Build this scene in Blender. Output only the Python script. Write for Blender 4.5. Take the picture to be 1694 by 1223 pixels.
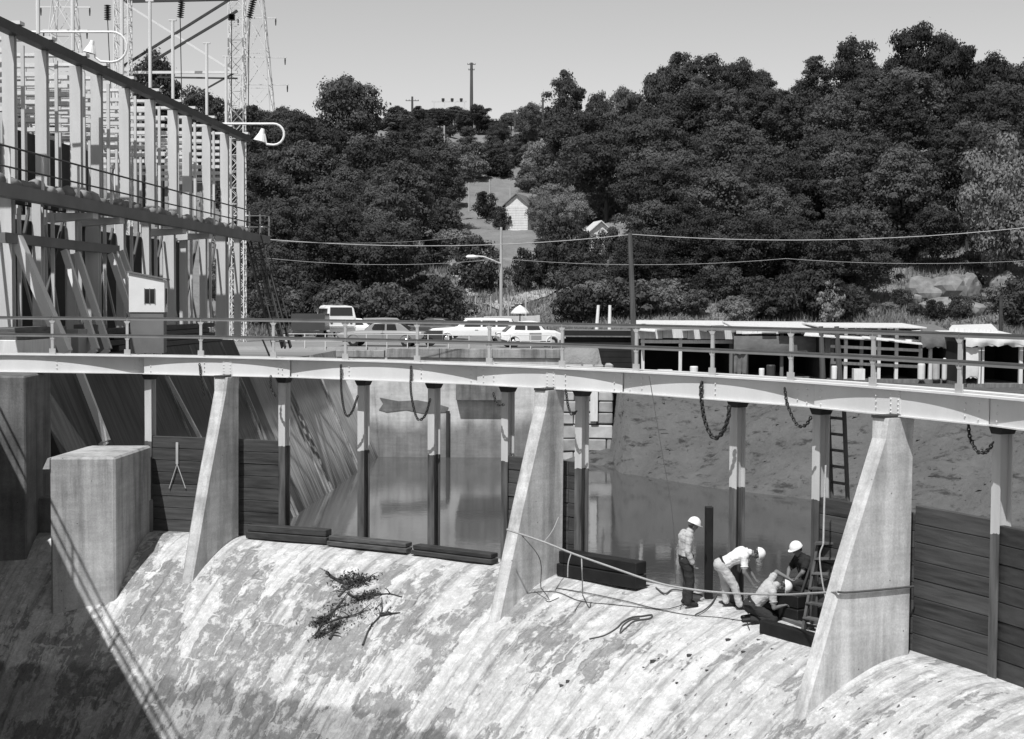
import bpy, bmesh, math, random
import numpy as np
from mathutils import Vector, Matrix
random.seed(7); RNG=np.random.default_rng(7)
sc=bpy.context.scene; COL=sc.collection
for o in list(bpy.data.objects): bpy.data.objects.remove(o)
# ------------------------------------------------------------------ camera (solved from the railing posts)
S=.92; FPX=2406.9; PIT=.0465; ROL=.0057; HC=1.5555*S
CX,CY=-16.7704*S,14.4145*S; R=26.9659*S; TH0=.1398; DTH=.084
F=Vector((0,math.cos(PIT),-math.sin(PIT))); U=Vector((0,math.sin(PIT),math.cos(PIT))); X1=Vector((1,0,0))
RC=X1*math.cos(ROL)+U*math.sin(ROL); UC=U*math.cos(ROL)-X1*math.sin(ROL); O=Vector((0,0,HC))
cam=bpy.data.cameras.new('camera'); co=bpy.data.objects.new('camera',cam); COL.objects.link(co)
m=Matrix.Identity(4)
for i,v in enumerate((RC,UC,-F)):
    for j in range(3): m[j][i]=v[j]
m.translation=O; co.matrix_world=m
cam.sensor_width=36; cam.lens=FPX/1694*36; cam.clip_start=.2; cam.clip_end=6000
sc.camera=co; sc.render.resolution_x=1024; sc.render.resolution_y=739
# ------------------------------------------------------------------ sky, sun, exposure
SUN=Vector((-.22,-.60,1)).normalized(); EL=math.asin(SUN.z); AZ=math.atan2(SUN.x,SUN.y)
w=bpy.data.worlds.new('World'); sc.world=w; w.use_nodes=True; nt=w.node_tree
bg=nt.nodes['Background']; sky=nt.nodes.new('ShaderNodeTexSky'); sky.sky_type='NISHITA'; sky.sun_disc=False
sky.sun_elevation=EL; sky.sun_rotation=AZ; sky.air_density=1.4; sky.dust_density=.1; sky.ozone_density=1
bw=nt.nodes.new('ShaderNodeRGBToBW'); nt.links.new(sky.outputs[0],bw.inputs[0]); nt.links.new(bw.outputs[0],bg.inputs[0])
bg.inputs[1].default_value=.104
sl=bpy.data.lights.new('sun','SUN'); sl.energy=4.5; sl.angle=math.radians(.5); sl.color=(1,1,1)
so=bpy.data.objects.new('sun',sl); COL.objects.link(so); so.rotation_euler=SUN.to_track_quat('Z','Y').to_euler(); so.location=(-30,-30,60)
vs=sc.view_settings; vs.view_transform='Standard'; vs.look='None'; vs.exposure=.1; vs.gamma=1; vs.use_curve_mapping=False
# ------------------------------------------------------------------ pixel -> place
def ray(x,y):
    d=F*FPX+RC*(x-847)-UC*(y-611.5); return d/d.y
def atz(x,y,z): d=ray(x,y); return O+d*((z-HC)/d.z)
def aty(x,y,Y): return O+ray(x,y)*Y
def atr(x,y,r):
    d=ray(x,y); a=d.x**2+d.y**2; b=-2*(d.x*CX+d.y*CY); c=CX*CX+CY*CY-r*r
    return O+d*((-b+math.sqrt(b*b-4*a*c))/(2*a))
def pol(th,r,z): return Vector((CX+r*math.sin(th),CY+r*math.cos(th),z))
def thof(p): return math.atan2(p[0]-CX,p[1]-CY)
def idx(i): return TH0+DTH*i
def pj(p):
    v=Vector(p)-O; d=v.dot(F)
    return 847+FPX*v.dot(RC)/d, 611.5-FPX*v.dot(UC)/d
ED=Vector((math.sin(math.radians(3.3)),math.cos(math.radians(3.3)),0)); EN=Vector((ED.y,-ED.x,0))
def lat(l,d,z): # l: sideways, d: along the intake line
    return EN*l+ED*d+Vector((0,0,z))
# ------------------------------------------------------------------ materials (a black-and-white place)
MATS={}
def nodes(name):
    m=bpy.data.materials.new(name); m.use_nodes=True; t=m.node_tree; b=t.nodes['Principled BSDF']; MATS[name]=m
    return m,t,b
def L(t,a,b): t.links.new(a,b)
def N(t,k,**kw):
    n=t.nodes.new('ShaderNode'+k)
    for a,v in kw.items(): setattr(n,a,v)
    return n
def mth(t,op,a,b=None,c=None,clamp=False):
    n=N(t,'Math',operation=op); n.use_clamp=clamp
    for i,v in enumerate((a,b,c)):
        if v is None: continue
        if isinstance(v,(int,float)): n.inputs[i].default_value=v
        else: L(t,v,n.inputs[i])
    return n.outputs[0]
def ramp(t,fac,*st):
    n=N(t,'ValToRGB'); e=n.color_ramp.elements
    while len(e)<len(st): e.new(.5)
    for q,(p,v) in zip(e,st): q.position=p; q.color=(v,v,v,1)
    L(t,fac,n.inputs[0]); return n.outputs[0]
def noise(t,vec,sc,det=4,rough=.55,dist=0):
    n=N(t,'TexNoise'); n.inputs['Scale'].default_value=sc; n.inputs['Detail'].default_value=det
    n.inputs['Roughness'].default_value=rough; n.inputs['Distortion'].default_value=dist
    if vec is not None: L(t,vec,n.inputs['Vector'])
    return n.outputs['Fac']
def mapv(t,vec,scale=(1,1,1),loc=(0,0,0)):
    n=N(t,'Mapping'); n.inputs['Scale'].default_value=scale; n.inputs['Location'].default_value=loc; L(t,vec,n.inputs[0]); return n.outputs[0]
def mixf(t,f,a,b):
    n=N(t,'Mix'); n.data_type='FLOAT'
    for i,v in ((0,f),(2,a),(3,b)):
        if isinstance(v,(int,float)): n.inputs[i].default_value=v
        else: L(t,v,n.inputs[i])
    return n.outputs[0]
def bump(t,b,h,st,dist=.02):
    n=N(t,'Bump'); n.inputs['Strength'].default_value=st; n.inputs['Distance'].default_value=dist
    L(t,h,n.inputs['Height']); L(t,n.outputs[0],b.inputs['Normal'])
def simple(name,v,rough=.8,var=.25,scale=3,bmp=.2,stretch=(1,1,1),fine=40,rnd=.0,metal=0,spec=.3):
    m,t,b=nodes(name); tc=N(t,'TexCoord'); oi=N(t,'ObjectInfo')
    ad=N(t,'VectorMath',operation='ADD'); L(t,tc.outputs['Object'],ad.inputs[0])
    sc_=N(t,'VectorMath',operation='SCALE'); L(t,oi.outputs['Location'],sc_.inputs[0]); sc_.inputs['Scale'].default_value=1.37
    L(t,sc_.outputs[0],ad.inputs[1])
    vec=mapv(t,ad.outputs[0],stretch)
    a=noise(t,vec,scale,5); f=noise(t,vec,fine,3)
    k=mth(t,'ADD',mth(t,'MULTIPLY',mth(t,'SUBTRACT',a,.5),2*var*2),mth(t,'MULTIPLY',mth(t,'SUBTRACT',f,.5),var))
    if rnd: k=mth(t,'ADD',k,mth(t,'MULTIPLY',mth(t,'SUBTRACT',oi.outputs['Random'],.5),2*rnd))
    col=mth(t,'MULTIPLY',mth(t,'ADD',k,1),v,clamp=True)
    col=mth(t,'MAXIMUM',col,v*.25)
    L(t,col,b.inputs['Base Color']); b.inputs['Roughness'].default_value=rough; b.inputs['Metallic'].default_value=metal
    b.inputs['Specular IOR Level'].default_value=spec
    if bmp: bump(t,b,mth(t,'ADD',a,mth(t,'MULTIPLY',f,.4)),bmp,.02)
    return m
def concrete(name,v,streak=.5,wl=None,wlv=.35,wlw=.6,dark=.4):
    # board-marked concrete with vertical run-off stains; wl: waterline height below which it is stained
    m,t,b=nodes(name); g=N(t,'NewGeometry'); P=g.outputs['Position']
    big=noise(t,P,.9,5); fine=noise(t,P,26,4,.7); st=noise(t,mapv(t,P,(1.9,1.9,.14)),1.3,6,.62)
    st2=noise(t,mapv(t,P,(1.2,1.2,.5)),1.1,4)
    board=noise(t,mapv(t,P,(.6,.6,7)),1.2,3)
    s=ramp(t,st,(.44,0),(.66,1)); s=mth(t,'MULTIPLY',s,ramp(t,st2,(.35,.4),(.7,1)))
    k=mth(t,'SUBTRACT',1,mth(t,'MULTIPLY',s,streak))
    k=mth(t,'MULTIPLY',k,ramp(t,big,(.25,1-dark),(.6,1)))
    k=mth(t,'MULTIPLY',k,mth(t,'ADD',.62,mth(t,'MULTIPLY',fine,.76))); k=mth(t,'MULTIPLY',k,mth(t,'ADD',.78,mth(t,'MULTIPLY',noise(t,P,5,6,.7),.44)))
    vo=N(t,'TexVoronoi'); vo.inputs['Scale'].default_value=3.2; L(t,P,vo.inputs['Vector']); k=mth(t,'MULTIPLY',k,ramp(t,vo.outputs['Distance'],(.035,.35),(.06,1)))
    k=mth(t,'MULTIPLY',k,mth(t,'ADD',.82,mth(t,'MULTIPLY',board,.36)))
    if wl is not None:
        sx=N(t,'SeparateXYZ'); L(t,P,sx.inputs[0])
        e=mth(t,'ADD',sx.outputs['Z'],mth(t,'MULTIPLY',mth(t,'SUBTRACT',noise(t,mapv(t,P,(1,1,.5)),.8,4),.5),2.4))
        q=N(t,'MapRange'); L(t,e,q.inputs[0]); q.inputs[1].default_value=wl-wlw; q.inputs[2].default_value=wl+wlw; q.inputs[3].default_value=wlv; q.inputs[4].default_value=1
        k=mth(t,'MULTIPLY',k,q.outputs[0])
    L(t,mth(t,'MULTIPLY',k,v,clamp=True),b.inputs['Base Color']); b.inputs['Roughness'].default_value=.88; b.inputs['Specular IOR Level'].default_value=.2
    bump(t,b,mth(t,'ADD',fine,mth(t,'MULTIPLY',board,.6)),.35,.012)
    return m
def steel_stained(name,v,wl,low):
    m,t,b=nodes(name); g=N(t,'NewGeometry'); P=g.outputs['Position']; sx=N(t,'SeparateXYZ'); L(t,P,sx.inputs[0])
    a=noise(t,mapv(t,P,(4,4,.5)),1.6,5); f=noise(t,P,30,3)
    e=mth(t,'ADD',sx.outputs['Z'],mth(t,'MULTIPLY',mth(t,'SUBTRACT',a,.5),.15))
    q=mth(t,'GREATER_THAN',e,wl); hi=mth(t,'MULTIPLY',v,mth(t,'ADD',.75,mth(t,'MULTIPLY',a,.5)))
    lo=mth(t,'MULTIPLY',low,ramp(t,a,(.3,.3),(.7,2)))
    L(t,mixf(t,q,lo,hi),b.inputs['Base Color']); b.inputs['Roughness'].default_value=.7; bump(t,b,f,.15,.01); return m
simple('paint',.62,.55,.10,1.2,.08,(1,1,.4)); simple('rail_mid',.2,.55,.14,3,.08); simple('paint_rail',.42,.55,.14,3,.08); simple('rail_dark',.10,.6,.2,3,.05)
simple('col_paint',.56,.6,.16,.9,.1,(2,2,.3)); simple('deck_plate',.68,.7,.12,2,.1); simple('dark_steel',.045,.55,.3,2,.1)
simple('void_dark',.022,.7,.3,1,.1); simple('louver',.66,.6,.1,1,.05); simple('fascia',.16,.6,.2,1,.1)
simple('plank',.06,.75,.45,1.6,.5,(.7,.7,9),60,.3); simple('timber',.035,.6,.5,2,.6,(1.2,1.2,6),50,.25,spec=.5)
simple('timber_worn',.10,.8,.5,2,.6,(1.2,1.2,6),50,.3); simple('black_timber',.012,.55,.5,3,.4)
simple('chain',.03,.5,.4,10,.2); simple('rope',.34,.9,.2,30,.4); simple('rope_dark',.08,.9,.2,30,.3)
simple('insulator',.03,.3,.2,5,0); simple('white',.75,.5,.08,1.5,.05); simple('white_wood',.66,.7,.15,2,.2,(4,4,.6))
simple('grey_paint',.28,.35,.06,1,.02,spec=.5); simple('car_white',.74,.35,.05,1,.02,spec=.5); simple('car_grey',.24,.3,.05,1,.02,spec=.5); simple('car_dark',.05,.3,.1,1,.02,spec=.5)
simple('chrome',.6,.2,.05,2,0,metal=.9); simple('tyre',.018,.8,.2,5,.1); simple('glass',.025,.08,.1,2,0,spec=.6)
simple('tin_white',.62,.55,.2,1.2,.3,(7,7,.4)); simple('canvas',.15,.9,.25,1.5,.4,(1.5,1.5,2.5)); simple('canvas_white',.62,.9,.12,2,.3)
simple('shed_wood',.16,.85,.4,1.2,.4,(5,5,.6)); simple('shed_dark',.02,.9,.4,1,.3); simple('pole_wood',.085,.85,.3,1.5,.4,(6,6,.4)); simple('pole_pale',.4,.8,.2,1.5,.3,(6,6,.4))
simple('bark',.05,.9,.3,2,.6,(4,4,.8)); simple('driftwood',.05,.85,.4,3,.5); simple('sack',.22,.9,.35,1.8,.6,rnd=.3)
simple('stone',.36,.88,.35,1.1,.8,rnd=.25); simple('mortar',.07,.95,.4,2,.6); simple('boulder',.2,.92,.5,.9,1.0)
simple('track',.34,.95,.3,1,.5); simple('skin',.17,.6,.05,5,.05); simple('helmet',.82,.35,.03,3,.0,spec=.5); simple('shirt_grey',.42,.9,.16,9,1.0); simple('shirt_white',.72,.9,.1,9,1.0)
simple('shirt_black',.02,.9,.2,7,.4); simple('pants_dark',.03,.9,.25,7,.4); simple('pants_light',.44,.9,.16,9,1.0); simple('boot',.018,.6,.2,7,.2); simple('hair',.03,.7,.2,20,.2)
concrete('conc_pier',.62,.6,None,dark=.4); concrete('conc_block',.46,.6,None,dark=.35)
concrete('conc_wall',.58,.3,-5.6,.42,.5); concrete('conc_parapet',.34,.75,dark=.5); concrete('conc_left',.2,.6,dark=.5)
steel_stained('post_steel',.5,-2.25,.07)
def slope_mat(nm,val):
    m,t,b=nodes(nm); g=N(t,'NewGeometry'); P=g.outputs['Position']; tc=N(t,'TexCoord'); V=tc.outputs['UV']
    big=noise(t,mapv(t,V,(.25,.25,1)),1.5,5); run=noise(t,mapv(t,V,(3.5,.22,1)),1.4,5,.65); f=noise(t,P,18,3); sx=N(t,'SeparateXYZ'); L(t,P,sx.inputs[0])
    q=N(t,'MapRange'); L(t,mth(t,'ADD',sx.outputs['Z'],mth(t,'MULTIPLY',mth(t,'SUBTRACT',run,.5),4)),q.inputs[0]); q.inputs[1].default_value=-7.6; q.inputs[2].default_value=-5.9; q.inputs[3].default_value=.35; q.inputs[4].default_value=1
    q2=N(t,'MapRange'); L(t,mth(t,'ADD',sx.outputs['Z'],mth(t,'MULTIPLY',mth(t,'SUBTRACT',run,.5),2.2)),q2.inputs[0]); q2.inputs[1].default_value=-3.6; q2.inputs[2].default_value=-3.2; q2.inputs[3].default_value=1; q2.inputs[4].default_value=.5  # upper face darkened: the gantry's shade painted into the colour
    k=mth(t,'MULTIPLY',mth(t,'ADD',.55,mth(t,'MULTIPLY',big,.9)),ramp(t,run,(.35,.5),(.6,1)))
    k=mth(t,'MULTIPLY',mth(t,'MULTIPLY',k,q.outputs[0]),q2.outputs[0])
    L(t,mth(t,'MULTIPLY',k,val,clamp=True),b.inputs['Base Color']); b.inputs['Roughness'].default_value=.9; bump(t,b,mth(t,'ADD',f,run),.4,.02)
slope_mat('intake_face',.5); slope_mat('intake_shaded',.17)  # second one: same concrete with the gantry shade put into its tone
def spill_mat():
    m,t,b=nodes('spillway_concrete'); tc=N(t,'TexCoord'); V=tc.outputs['UV']; sx=N(t,'SeparateXYZ'); L(t,V,sx.inputs[0]); UX,VY=sx.outputs['X'],sx.outputs['Y']
    def warp(sc_,amp):
        w_=N(t,'TexNoise'); w_.inputs['Scale'].default_value=sc_; w_.inputs['Detail'].default_value=5; L(t,V,w_.inputs['Vector'])
        q=N(t,'VectorMath',operation='SCALE'); L(t,w_.outputs['Color'],q.inputs[0]); q.inputs['Scale'].default_value=amp
        r=N(t,'VectorMath',operation='ADD'); L(t,V,r.inputs[0]); L(t,q.outputs[0],r.inputs[1]); return r.outputs[0]
    W=warp(3.5,.28)
    def rng(v,a,b_,c=0,d=1):
        q=N(t,'MapRange'); L(t,v,q.inputs[0]); q.inputs[1].default_value=a; q.inputs[2].default_value=b_; q.inputs[3].default_value=c; q.inputs[4].default_value=d; return q.outputs[0]
    wide=noise(t,mapv(t,V,(.85,.07,1)),1.0,4,.5); sk=noise(t,mapv(t,V,(2.8,.16,1),(5,0,0)),1.2,6,.62); sk2=noise(t,mapv(t,W,(9,.35,1),(3,1,0)),1.2,5,.65)
    gr=noise(t,V,60,4,.8); gm=noise(t,V,14,6,.75); gl=noise(t,V,3.2,7,.7)
    # skin of scale peeled off in blocky, flow-aligned flakes: mostly low on the left and centre bays
    zone=mth(t,'MULTIPLY',rng(VY,.5,2.2),mth(t,'MULTIPLY',rng(UX,3.5,6.5),rng(UX,21,13,.25,1)))
    pn=noise(t,mapv(t,W,(1.15,.5,1),(7.3,2.1,0)),1.0,8,.62); br=N(t,'TexBrick'); L(t,mapv(t,W,(.75,.75,1),(.3,.1,0)),br.inputs['Vector']); br.inputs['Scale'].default_value=1.0; br.inputs['Mortar Size'].default_value=.02; br.inputs['Color1'].default_value=(.0,.0,.0,1); br.inputs['Color2'].default_value=(1,1,1,1); br.inputs['Brick Width'].default_value=.55; br.inputs['Row Height'].default_value=.95
    pk=mth(t,'ADD',mth(t,'MULTIPLY',pn,.8),mth(t,'ADD',mth(t,'MULTIPLY',br.outputs['Color'],.09),mth(t,'MULTIPLY',zone,.10)))
    peel=ramp(t,pk,(.515,0),(.528,1))
    flk=ramp(t,noise(t,mapv(t,W,(3.4,2.2,1),(11,3,0)),1.0,8,.7),(.52,0),(.56,1)); flk=mth(t,'MULTIPLY',flk,rng(gl,.42,.52))
    base=mth(t,'MULTIPLY',.52,mth(t,'ADD',.42,mth(t,'ADD',mth(t,'MULTIPLY',wide,.72),mth(t,'MULTIPLY',sk,.42))))
    base=mth(t,'MULTIPLY',base,ramp(t,sk,(.34,.55),(.5,1)))
    base=mixf(t,mth(t,'MULTIPLY',peel,.85),base,mth(t,'MULTIPLY',.225,mth(t,'ADD',.6,mth(t,'MULTIPLY',sk2,.8))))
    base=mixf(t,mth(t,'MULTIPLY',flk,.5),base,.7)
    base=mth(t,'MULTIPLY',base,mth(t,'ADD',.5,gm)); base=mth(t,'MULTIPLY',base,mth(t,'ADD',.45,mth(t,'MULTIPLY',gr,1.1))); base=mth(t,'MULTIPLY',base,mth(t,'ADD',.45,mth(t,'MULTIPLY',gl,1.1)))
    base=mth(t,'MULTIPLY',base,ramp(t,sk2,(.3,.6),(.46,1)))
    jn=mth(t,'ABSOLUTE',mth(t,'SUBTRACT',mth(t,'ADD',VY,mth(t,'MULTIPLY',gl,.12)),3.55)); jm=mth(t,'MULTIPLY',ramp(t,jn,(.012,1),(.05,0)),rng(gl,.42,.52)); base=mixf(t,mth(t,'MULTIPLY',jm,.0),base,.12)
    vo=N(t,'TexVoronoi'); vo.inputs['Scale'].default_value=2.7; L(t,mapv(t,W,(1.9,1.2,1)),vo.inputs['Vector']); pit=ramp(t,vo.outputs['Distance'],(.07,1),(.12,0)); pit=mth(t,'MULTIPLY',pit,mth(t,'MULTIPLY',rng(UX,17,25,.12,1),rng(gl,.38,.5)))
    base=mixf(t,mth(t,'MULTIPLY',pit,.85),base,.05)
    wet=rng(mth(t,'ADD',VY,mth(t,'MULTIPLY',mth(t,'SUBTRACT',pn,.5),1.4)),5.3,5.45,1,.55)
    base=mth(t,'MULTIPLY',base,wet,clamp=True)
    L(t,base,b.inputs['Base Color']); b.inputs['Roughness'].default_value=.9; b.inputs['Specular IOR Level'].default_value=.2
    h=mth(t,'SUBTRACT',mth(t,'ADD',mth(t,'MULTIPLY',gr,.35),mth(t,'MULTIPLY',gm,.6)),mth(t,'ADD',mth(t,'MULTIPLY',peel,.35),mth(t,'MULTIPLY',pit,1.2)))
    bump(t,b,h,.9,.035)
spill_mat()
def water_mat():
    m,t,b=nodes('water'); g=N(t,'NewGeometry'); P=g.outputs['Position']
    b.inputs['Base Color'].default_value=(.06,.06,.06,1); b.inputs['Roughness'].default_value=.05; b.inputs['IOR'].default_value=1.33; b.inputs['Specular IOR Level'].default_value=.8
    L(t,mth(t,'ADD',.05,mth(t,'MULTIPLY',noise(t,P,.12,4),.04)),b.inputs['Base Color'])
    bump(t,b,mth(t,'ADD',noise(t,P,1.6,3),mth(t,'MULTIPLY',noise(t,P,7,2),.4)),.10,.03)
water_mat()
def ground_mat():
    m,t,b=nodes('ground'); g=N(t,'NewGeometry'); P=g.outputs['Position']; sx=N(t,'SeparateXYZ'); L(t,P,sx.inputs[0])
    a=noise(t,P,.35,6,.65); f=noise(t,P,3.2,5,.7); big=noise(t,P,.06,4)
    mud=mth(t,'MULTIPLY',.12,mth(t,'ADD',.3,mth(t,'ADD',mth(t,'MULTIPLY',a,.8),mth(t,'MULTIPLY',f,.5))))
    crk=ramp(t,noise(t,mapv(t,P,(1,1,3)),.9,7,.7),(.36,.4),(.46,1)); mud=mth(t,'MULTIPLY',mud,crk)
    gras=mth(t,'MULTIPLY',.2,mth(t,'ADD',.3,mth(t,'ADD',mth(t,'MULTIPLY',a,.9),mth(t,'MULTIPLY',f,.5))))
    grv=mth(t,'MULTIPLY',.26,mth(t,'ADD',.6,mth(t,'MULTIPLY',a,.7)))
    lv=mth(t,'ADD',sx.outputs['Z'],mth(t,'MULTIPLY',mth(t,'SUBTRACT',a,.5),1.2))
    q=N(t,'MapRange'); L(t,lv,q.inputs[0]); q.inputs[1].default_value=-2.5; q.inputs[2].default_value=-2.1
    c=mixf(t,q.outputs[0],mud,grv)
    q3=N(t,'MapRange'); L(t,mth(t,'ADD',sx.outputs['Y'],mth(t,'MULTIPLY',a,6)),q3.inputs[0]); q3.inputs[1].default_value=114; q3.inputs[2].default_value=116
    c=mixf(t,q3.outputs[0],c,gras)
    L(t,c,b.inputs['Base Color']); b.inputs['Roughness'].default_value=.9; b.inputs['Specular IOR Level'].default_value=.104
    bump(t,b,mth(t,'ADD',a,mth(t,'MULTIPLY',f,.5)),.9,.25)
ground_mat()
def leaf_mat(name,v,rnd):
    m,t,b=nodes(name); oi=N(t,'ObjectInfo'); g=N(t,'NewGeometry'); n=noise(t,g.outputs['Position'],.5,3)
    k=mth(t,'ADD',mth(t,'ADD',1-rnd,mth(t,'MULTIPLY',oi.outputs['Random'],2*rnd)),mth(t,'MULTIPLY',mth(t,'SUBTRACT',n,.5),.8))
    col=mth(t,'MULTIPLY',k,v,clamp=True); L(t,col,b.inputs['Base Color']); b.inputs['Roughness'].default_value=.75; b.inputs['Specular IOR Level'].default_value=.1
    tr=N(t,'BsdfTranslucent'); L(t,col,tr.inputs[0]); mx=N(t,'MixShader'); mx.inputs[0].default_value=.25
    L(t,b.outputs[0],mx.inputs[1]); L(t,tr.outputs[0],mx.inputs[2]); L(t,mx.outputs[0],t.nodes['Material Output'].inputs[0])
leaf_mat('leaf',.088,.45); leaf_mat('leaf_pale',.18,.25); leaf_mat('leaf_dark',.06,.3); leaf_mat('grass',.21,.25); leaf_mat('leaf_bright',.25,.1)
# ------------------------------------------------------------------ building kit
ORG={}
def thing(name,label,cat,loc=(0,0,0),group=None):
    o=bpy.data.objects.new(name,None); COL.objects.link(o); o.location=loc; o.empty_display_size=.2; ORG[o.name]=Vector(loc)
    tag(o,label,cat,group); return o
def tag(o,label=None,cat=None,group=None,kind=None):
    if label: o['label']=label
    if cat: o['category']=cat
    if group: o['group']=group
    if kind: o['kind']=kind
    return o
def basis(d,up=Vector((0,0,1))):
    d=Vector(d).normalized(); up=Vector(up)
    if abs(d.dot(up))>.999: up=Vector((0,1,0)) if abs(d.y)<.9 else Vector((1,0,0))
    s=d.cross(up).normalized(); u=s.cross(d).normalized(); return d,s,u
class MB:
    def __init__(s): s.v=[]; s.f=[]; s.uv=None
    def add(s,vs,fs):
        n=len(s.v); s.v+= [tuple(q) for q in vs]; s.f+=[tuple(i+n for i in q) for q in fs]; return s
    def hexa(s,p): # 8 corners: bottom 4 ccw, top 4 ccw
        return s.add(p,[(3,2,1,0),(4,5,6,7),(0,1,5,4),(1,2,6,5),(2,3,7,6),(3,0,4,7)])
    def beam(s,a,b,w,h,up=(0,0,1),w2=None,h2=None):
        a=Vector(a);b=Vector(b); d,sd,u=basis(b-a,up); w2=w if w2 is None else w2; h2=h if h2 is None else h2
        q=[]
        for p,ww,hh in ((a,w,h),(b,w2,h2)):
            q+=[p-sd*ww/2-u*hh/2,p+sd*ww/2-u*hh/2,p+sd*ww/2+u*hh/2,p-sd*ww/2+u*hh/2]
        return s.add(q,[(0,1,2,3),(7,6,5,4),(0,4,5,1),(1,5,6,2),(2,6,7,3),(3,7,4,0)])
    def box(s,c,sx,sy,sz,ax=None): # c: centre of base
        c=Vector(c); x=Vector(ax).normalized() if ax is not None else Vector((1,0,0)); y=Vector((-x.y,x.x,0)); z=Vector((0,0,sz))
        q=[c-x*sx/2-y*sy/2,c+x*sx/2-y*sy/2,c+x*sx/2+y*sy/2,c-x*sx/2+y*sy/2]
        return s.hexa(q+[k+z for k in q])
    def tube(s,pts,r,n=6,closed=False):
        pts=[Vector(p) for p in pts]; rs=r if isinstance(r,(list,tuple)) else [r]*len(pts); k0=len(s.v); m=len(pts)
        up=Vector((0,0,1)); ring=[]
        for i,p in enumerate(pts):
            if closed: d=pts[(i+1)%m]-pts[i-1]
            else: d=pts[min(i+1,m-1)]-pts[max(i-1,0)]
            d,sd,u=basis(d,up if i==0 else pu); pu=u
            s.v+=[tuple(p+(sd*math.cos(2*math.pi*j/n)+u*math.sin(2*math.pi*j/n))*rs[i]) for j in range(n)]
        for i in range(m if closed else m-1):
            a=k0+i*n; b=k0+((i+1)%m)*n
            s.f+=[(a+j,a+(j+1)%n,b+(j+1)%n,b+j) for j in range(n)]
        if not closed: s.f+=[tuple(k0+j for j in reversed(range(n))),tuple(k0+(m-1)*n+j for j in range(n))]
        return s
    def loft(s,secs,cap=True):
        k0=len(s.v); n=len(secs[0])
        for q in secs: s.v+=[tuple(p) for p in q]
        for i in range(len(secs)-1):
            a=k0+i*n;b=a+n; s.f+=[(a+j,a+(j+1)%n,b+(j+1)%n,b+j) for j in range(n)]
        if cap: s.f+=[tuple(k0+j for j in reversed(range(n))),tuple(k0+(len(secs)-1)*n+j for j in range(n))]
        return s
    def prism(s,poly,ext): # planar polygon (3D) extruded along ext
        n=len(poly); ext=Vector(ext); q=[Vector(p) for p in poly]
        return s.add(q+[p+ext for p in q],[tuple(range(n)),tuple(reversed(range(n,2*n)))]+[(i,i+n,(i+1)%n+n,(i+1)%n) for i in range(n)])
    def build(s,name,mat,parent=None,smooth=False,bevel=0,org=None):
        me=bpy.data.meshes.new(name); o0=Vector(org) if org is not None else (ORG[parent.name] if parent else Vector((0,0,0)))
        me.from_pydata([(a-o0.x,b-o0.y,c-o0.z) for a,b,c in s.v],[],s.f)
        bm=bmesh.new(); bm.from_mesh(me); bmesh.ops.recalc_face_normals(bm,faces=bm.faces)
        if bevel: bmesh.ops.bevel(bm,geom=[e for e in bm.edges if len(e.link_faces)==2 and e.calc_face_angle(0)>.5],offset=bevel,segments=1,affect='EDGES')
        bm.to_mesh(me); bm.free()
        me.materials.append(MATS[mat])
        if smooth: me.shade_smooth()
        o=bpy.data.objects.new(name,me); COL.objects.link(o)
        if parent: o.parent=parent
        elif org is not None: o.location=o0
        ORG[o.name]=o0; return o
def solo(mb,name,mat,label,cat,group=None,loc=None,**k):
    if loc is None:
        z=min(v[2] for v in mb.v); xs=[v[0] for v in mb.v]; ys=[v[1] for v in mb.v]; loc=((min(xs)+max(xs))/2,(min(ys)+max(ys))/2,z)
    return tag(mb.build(name,mat,None,org=loc,**k),label,cat,group)
def struct(mb,name,mat,**k): return tag(mb.build(name,mat,**k),kind='structure')
def copy_thing(o,loc,scale=1,rot=0,label=None):
    c=o.copy(); COL.objects.link(c); c.location=loc; c.rotation_euler=(0,0,rot); c.scale=(scale,)*3 if not isinstance(scale,tuple) else scale; ORG[c.name]=Vector(loc)
    if label: c['label']=label
    for ch in o.children:
        k=ch.copy(); COL.objects.link(k); k.parent=c
    return c
# ================================================================== terrain, water, spillway
WZ=-7.7; ZP=-1.3
SH=[(2.5,84.2),(5.9,80),(6.7,76.5),(10,71.5),(13.5,68),(19,62),(26,53),(36,42),(60,20)]
def sdist(x,y): # distance right of the shoreline (vectorised)
    best=np.full(x.shape,1e9); sg=np.ones(x.shape)
    for (ax,ay),(bx,by) in zip(SH[:-1],SH[1:]):
        dx,dy=bx-ax,by-ay; t=np.clip(((x-ax)*dx+(y-ay)*dy)/(dx*dx+dy*dy),0,1)
        ex,ey=x-ax-t*dx,y-ay-t*dy; d=np.hypot(ex,ey); c=dx*ey-dy*ex
        u=d<best; best=np.where(u,d,best); sg=np.where(u,np.sign(c),sg)
    return best*sg
def lumps(x,y,s,seed):
    r=np.random.default_rng(seed); z=0*x
    for k in range(7):
        a=r.uniform(0,6.28); w=s*2**(k*.5); z=z+np.sin((x*math.cos(a)+y*math.sin(a))*w+r.uniform(0,6))*np.sin((x*math.sin(a)-y*math.cos(a))*w*.8+r.uniform(0,6))/2**(k*.42)
    return z
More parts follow.
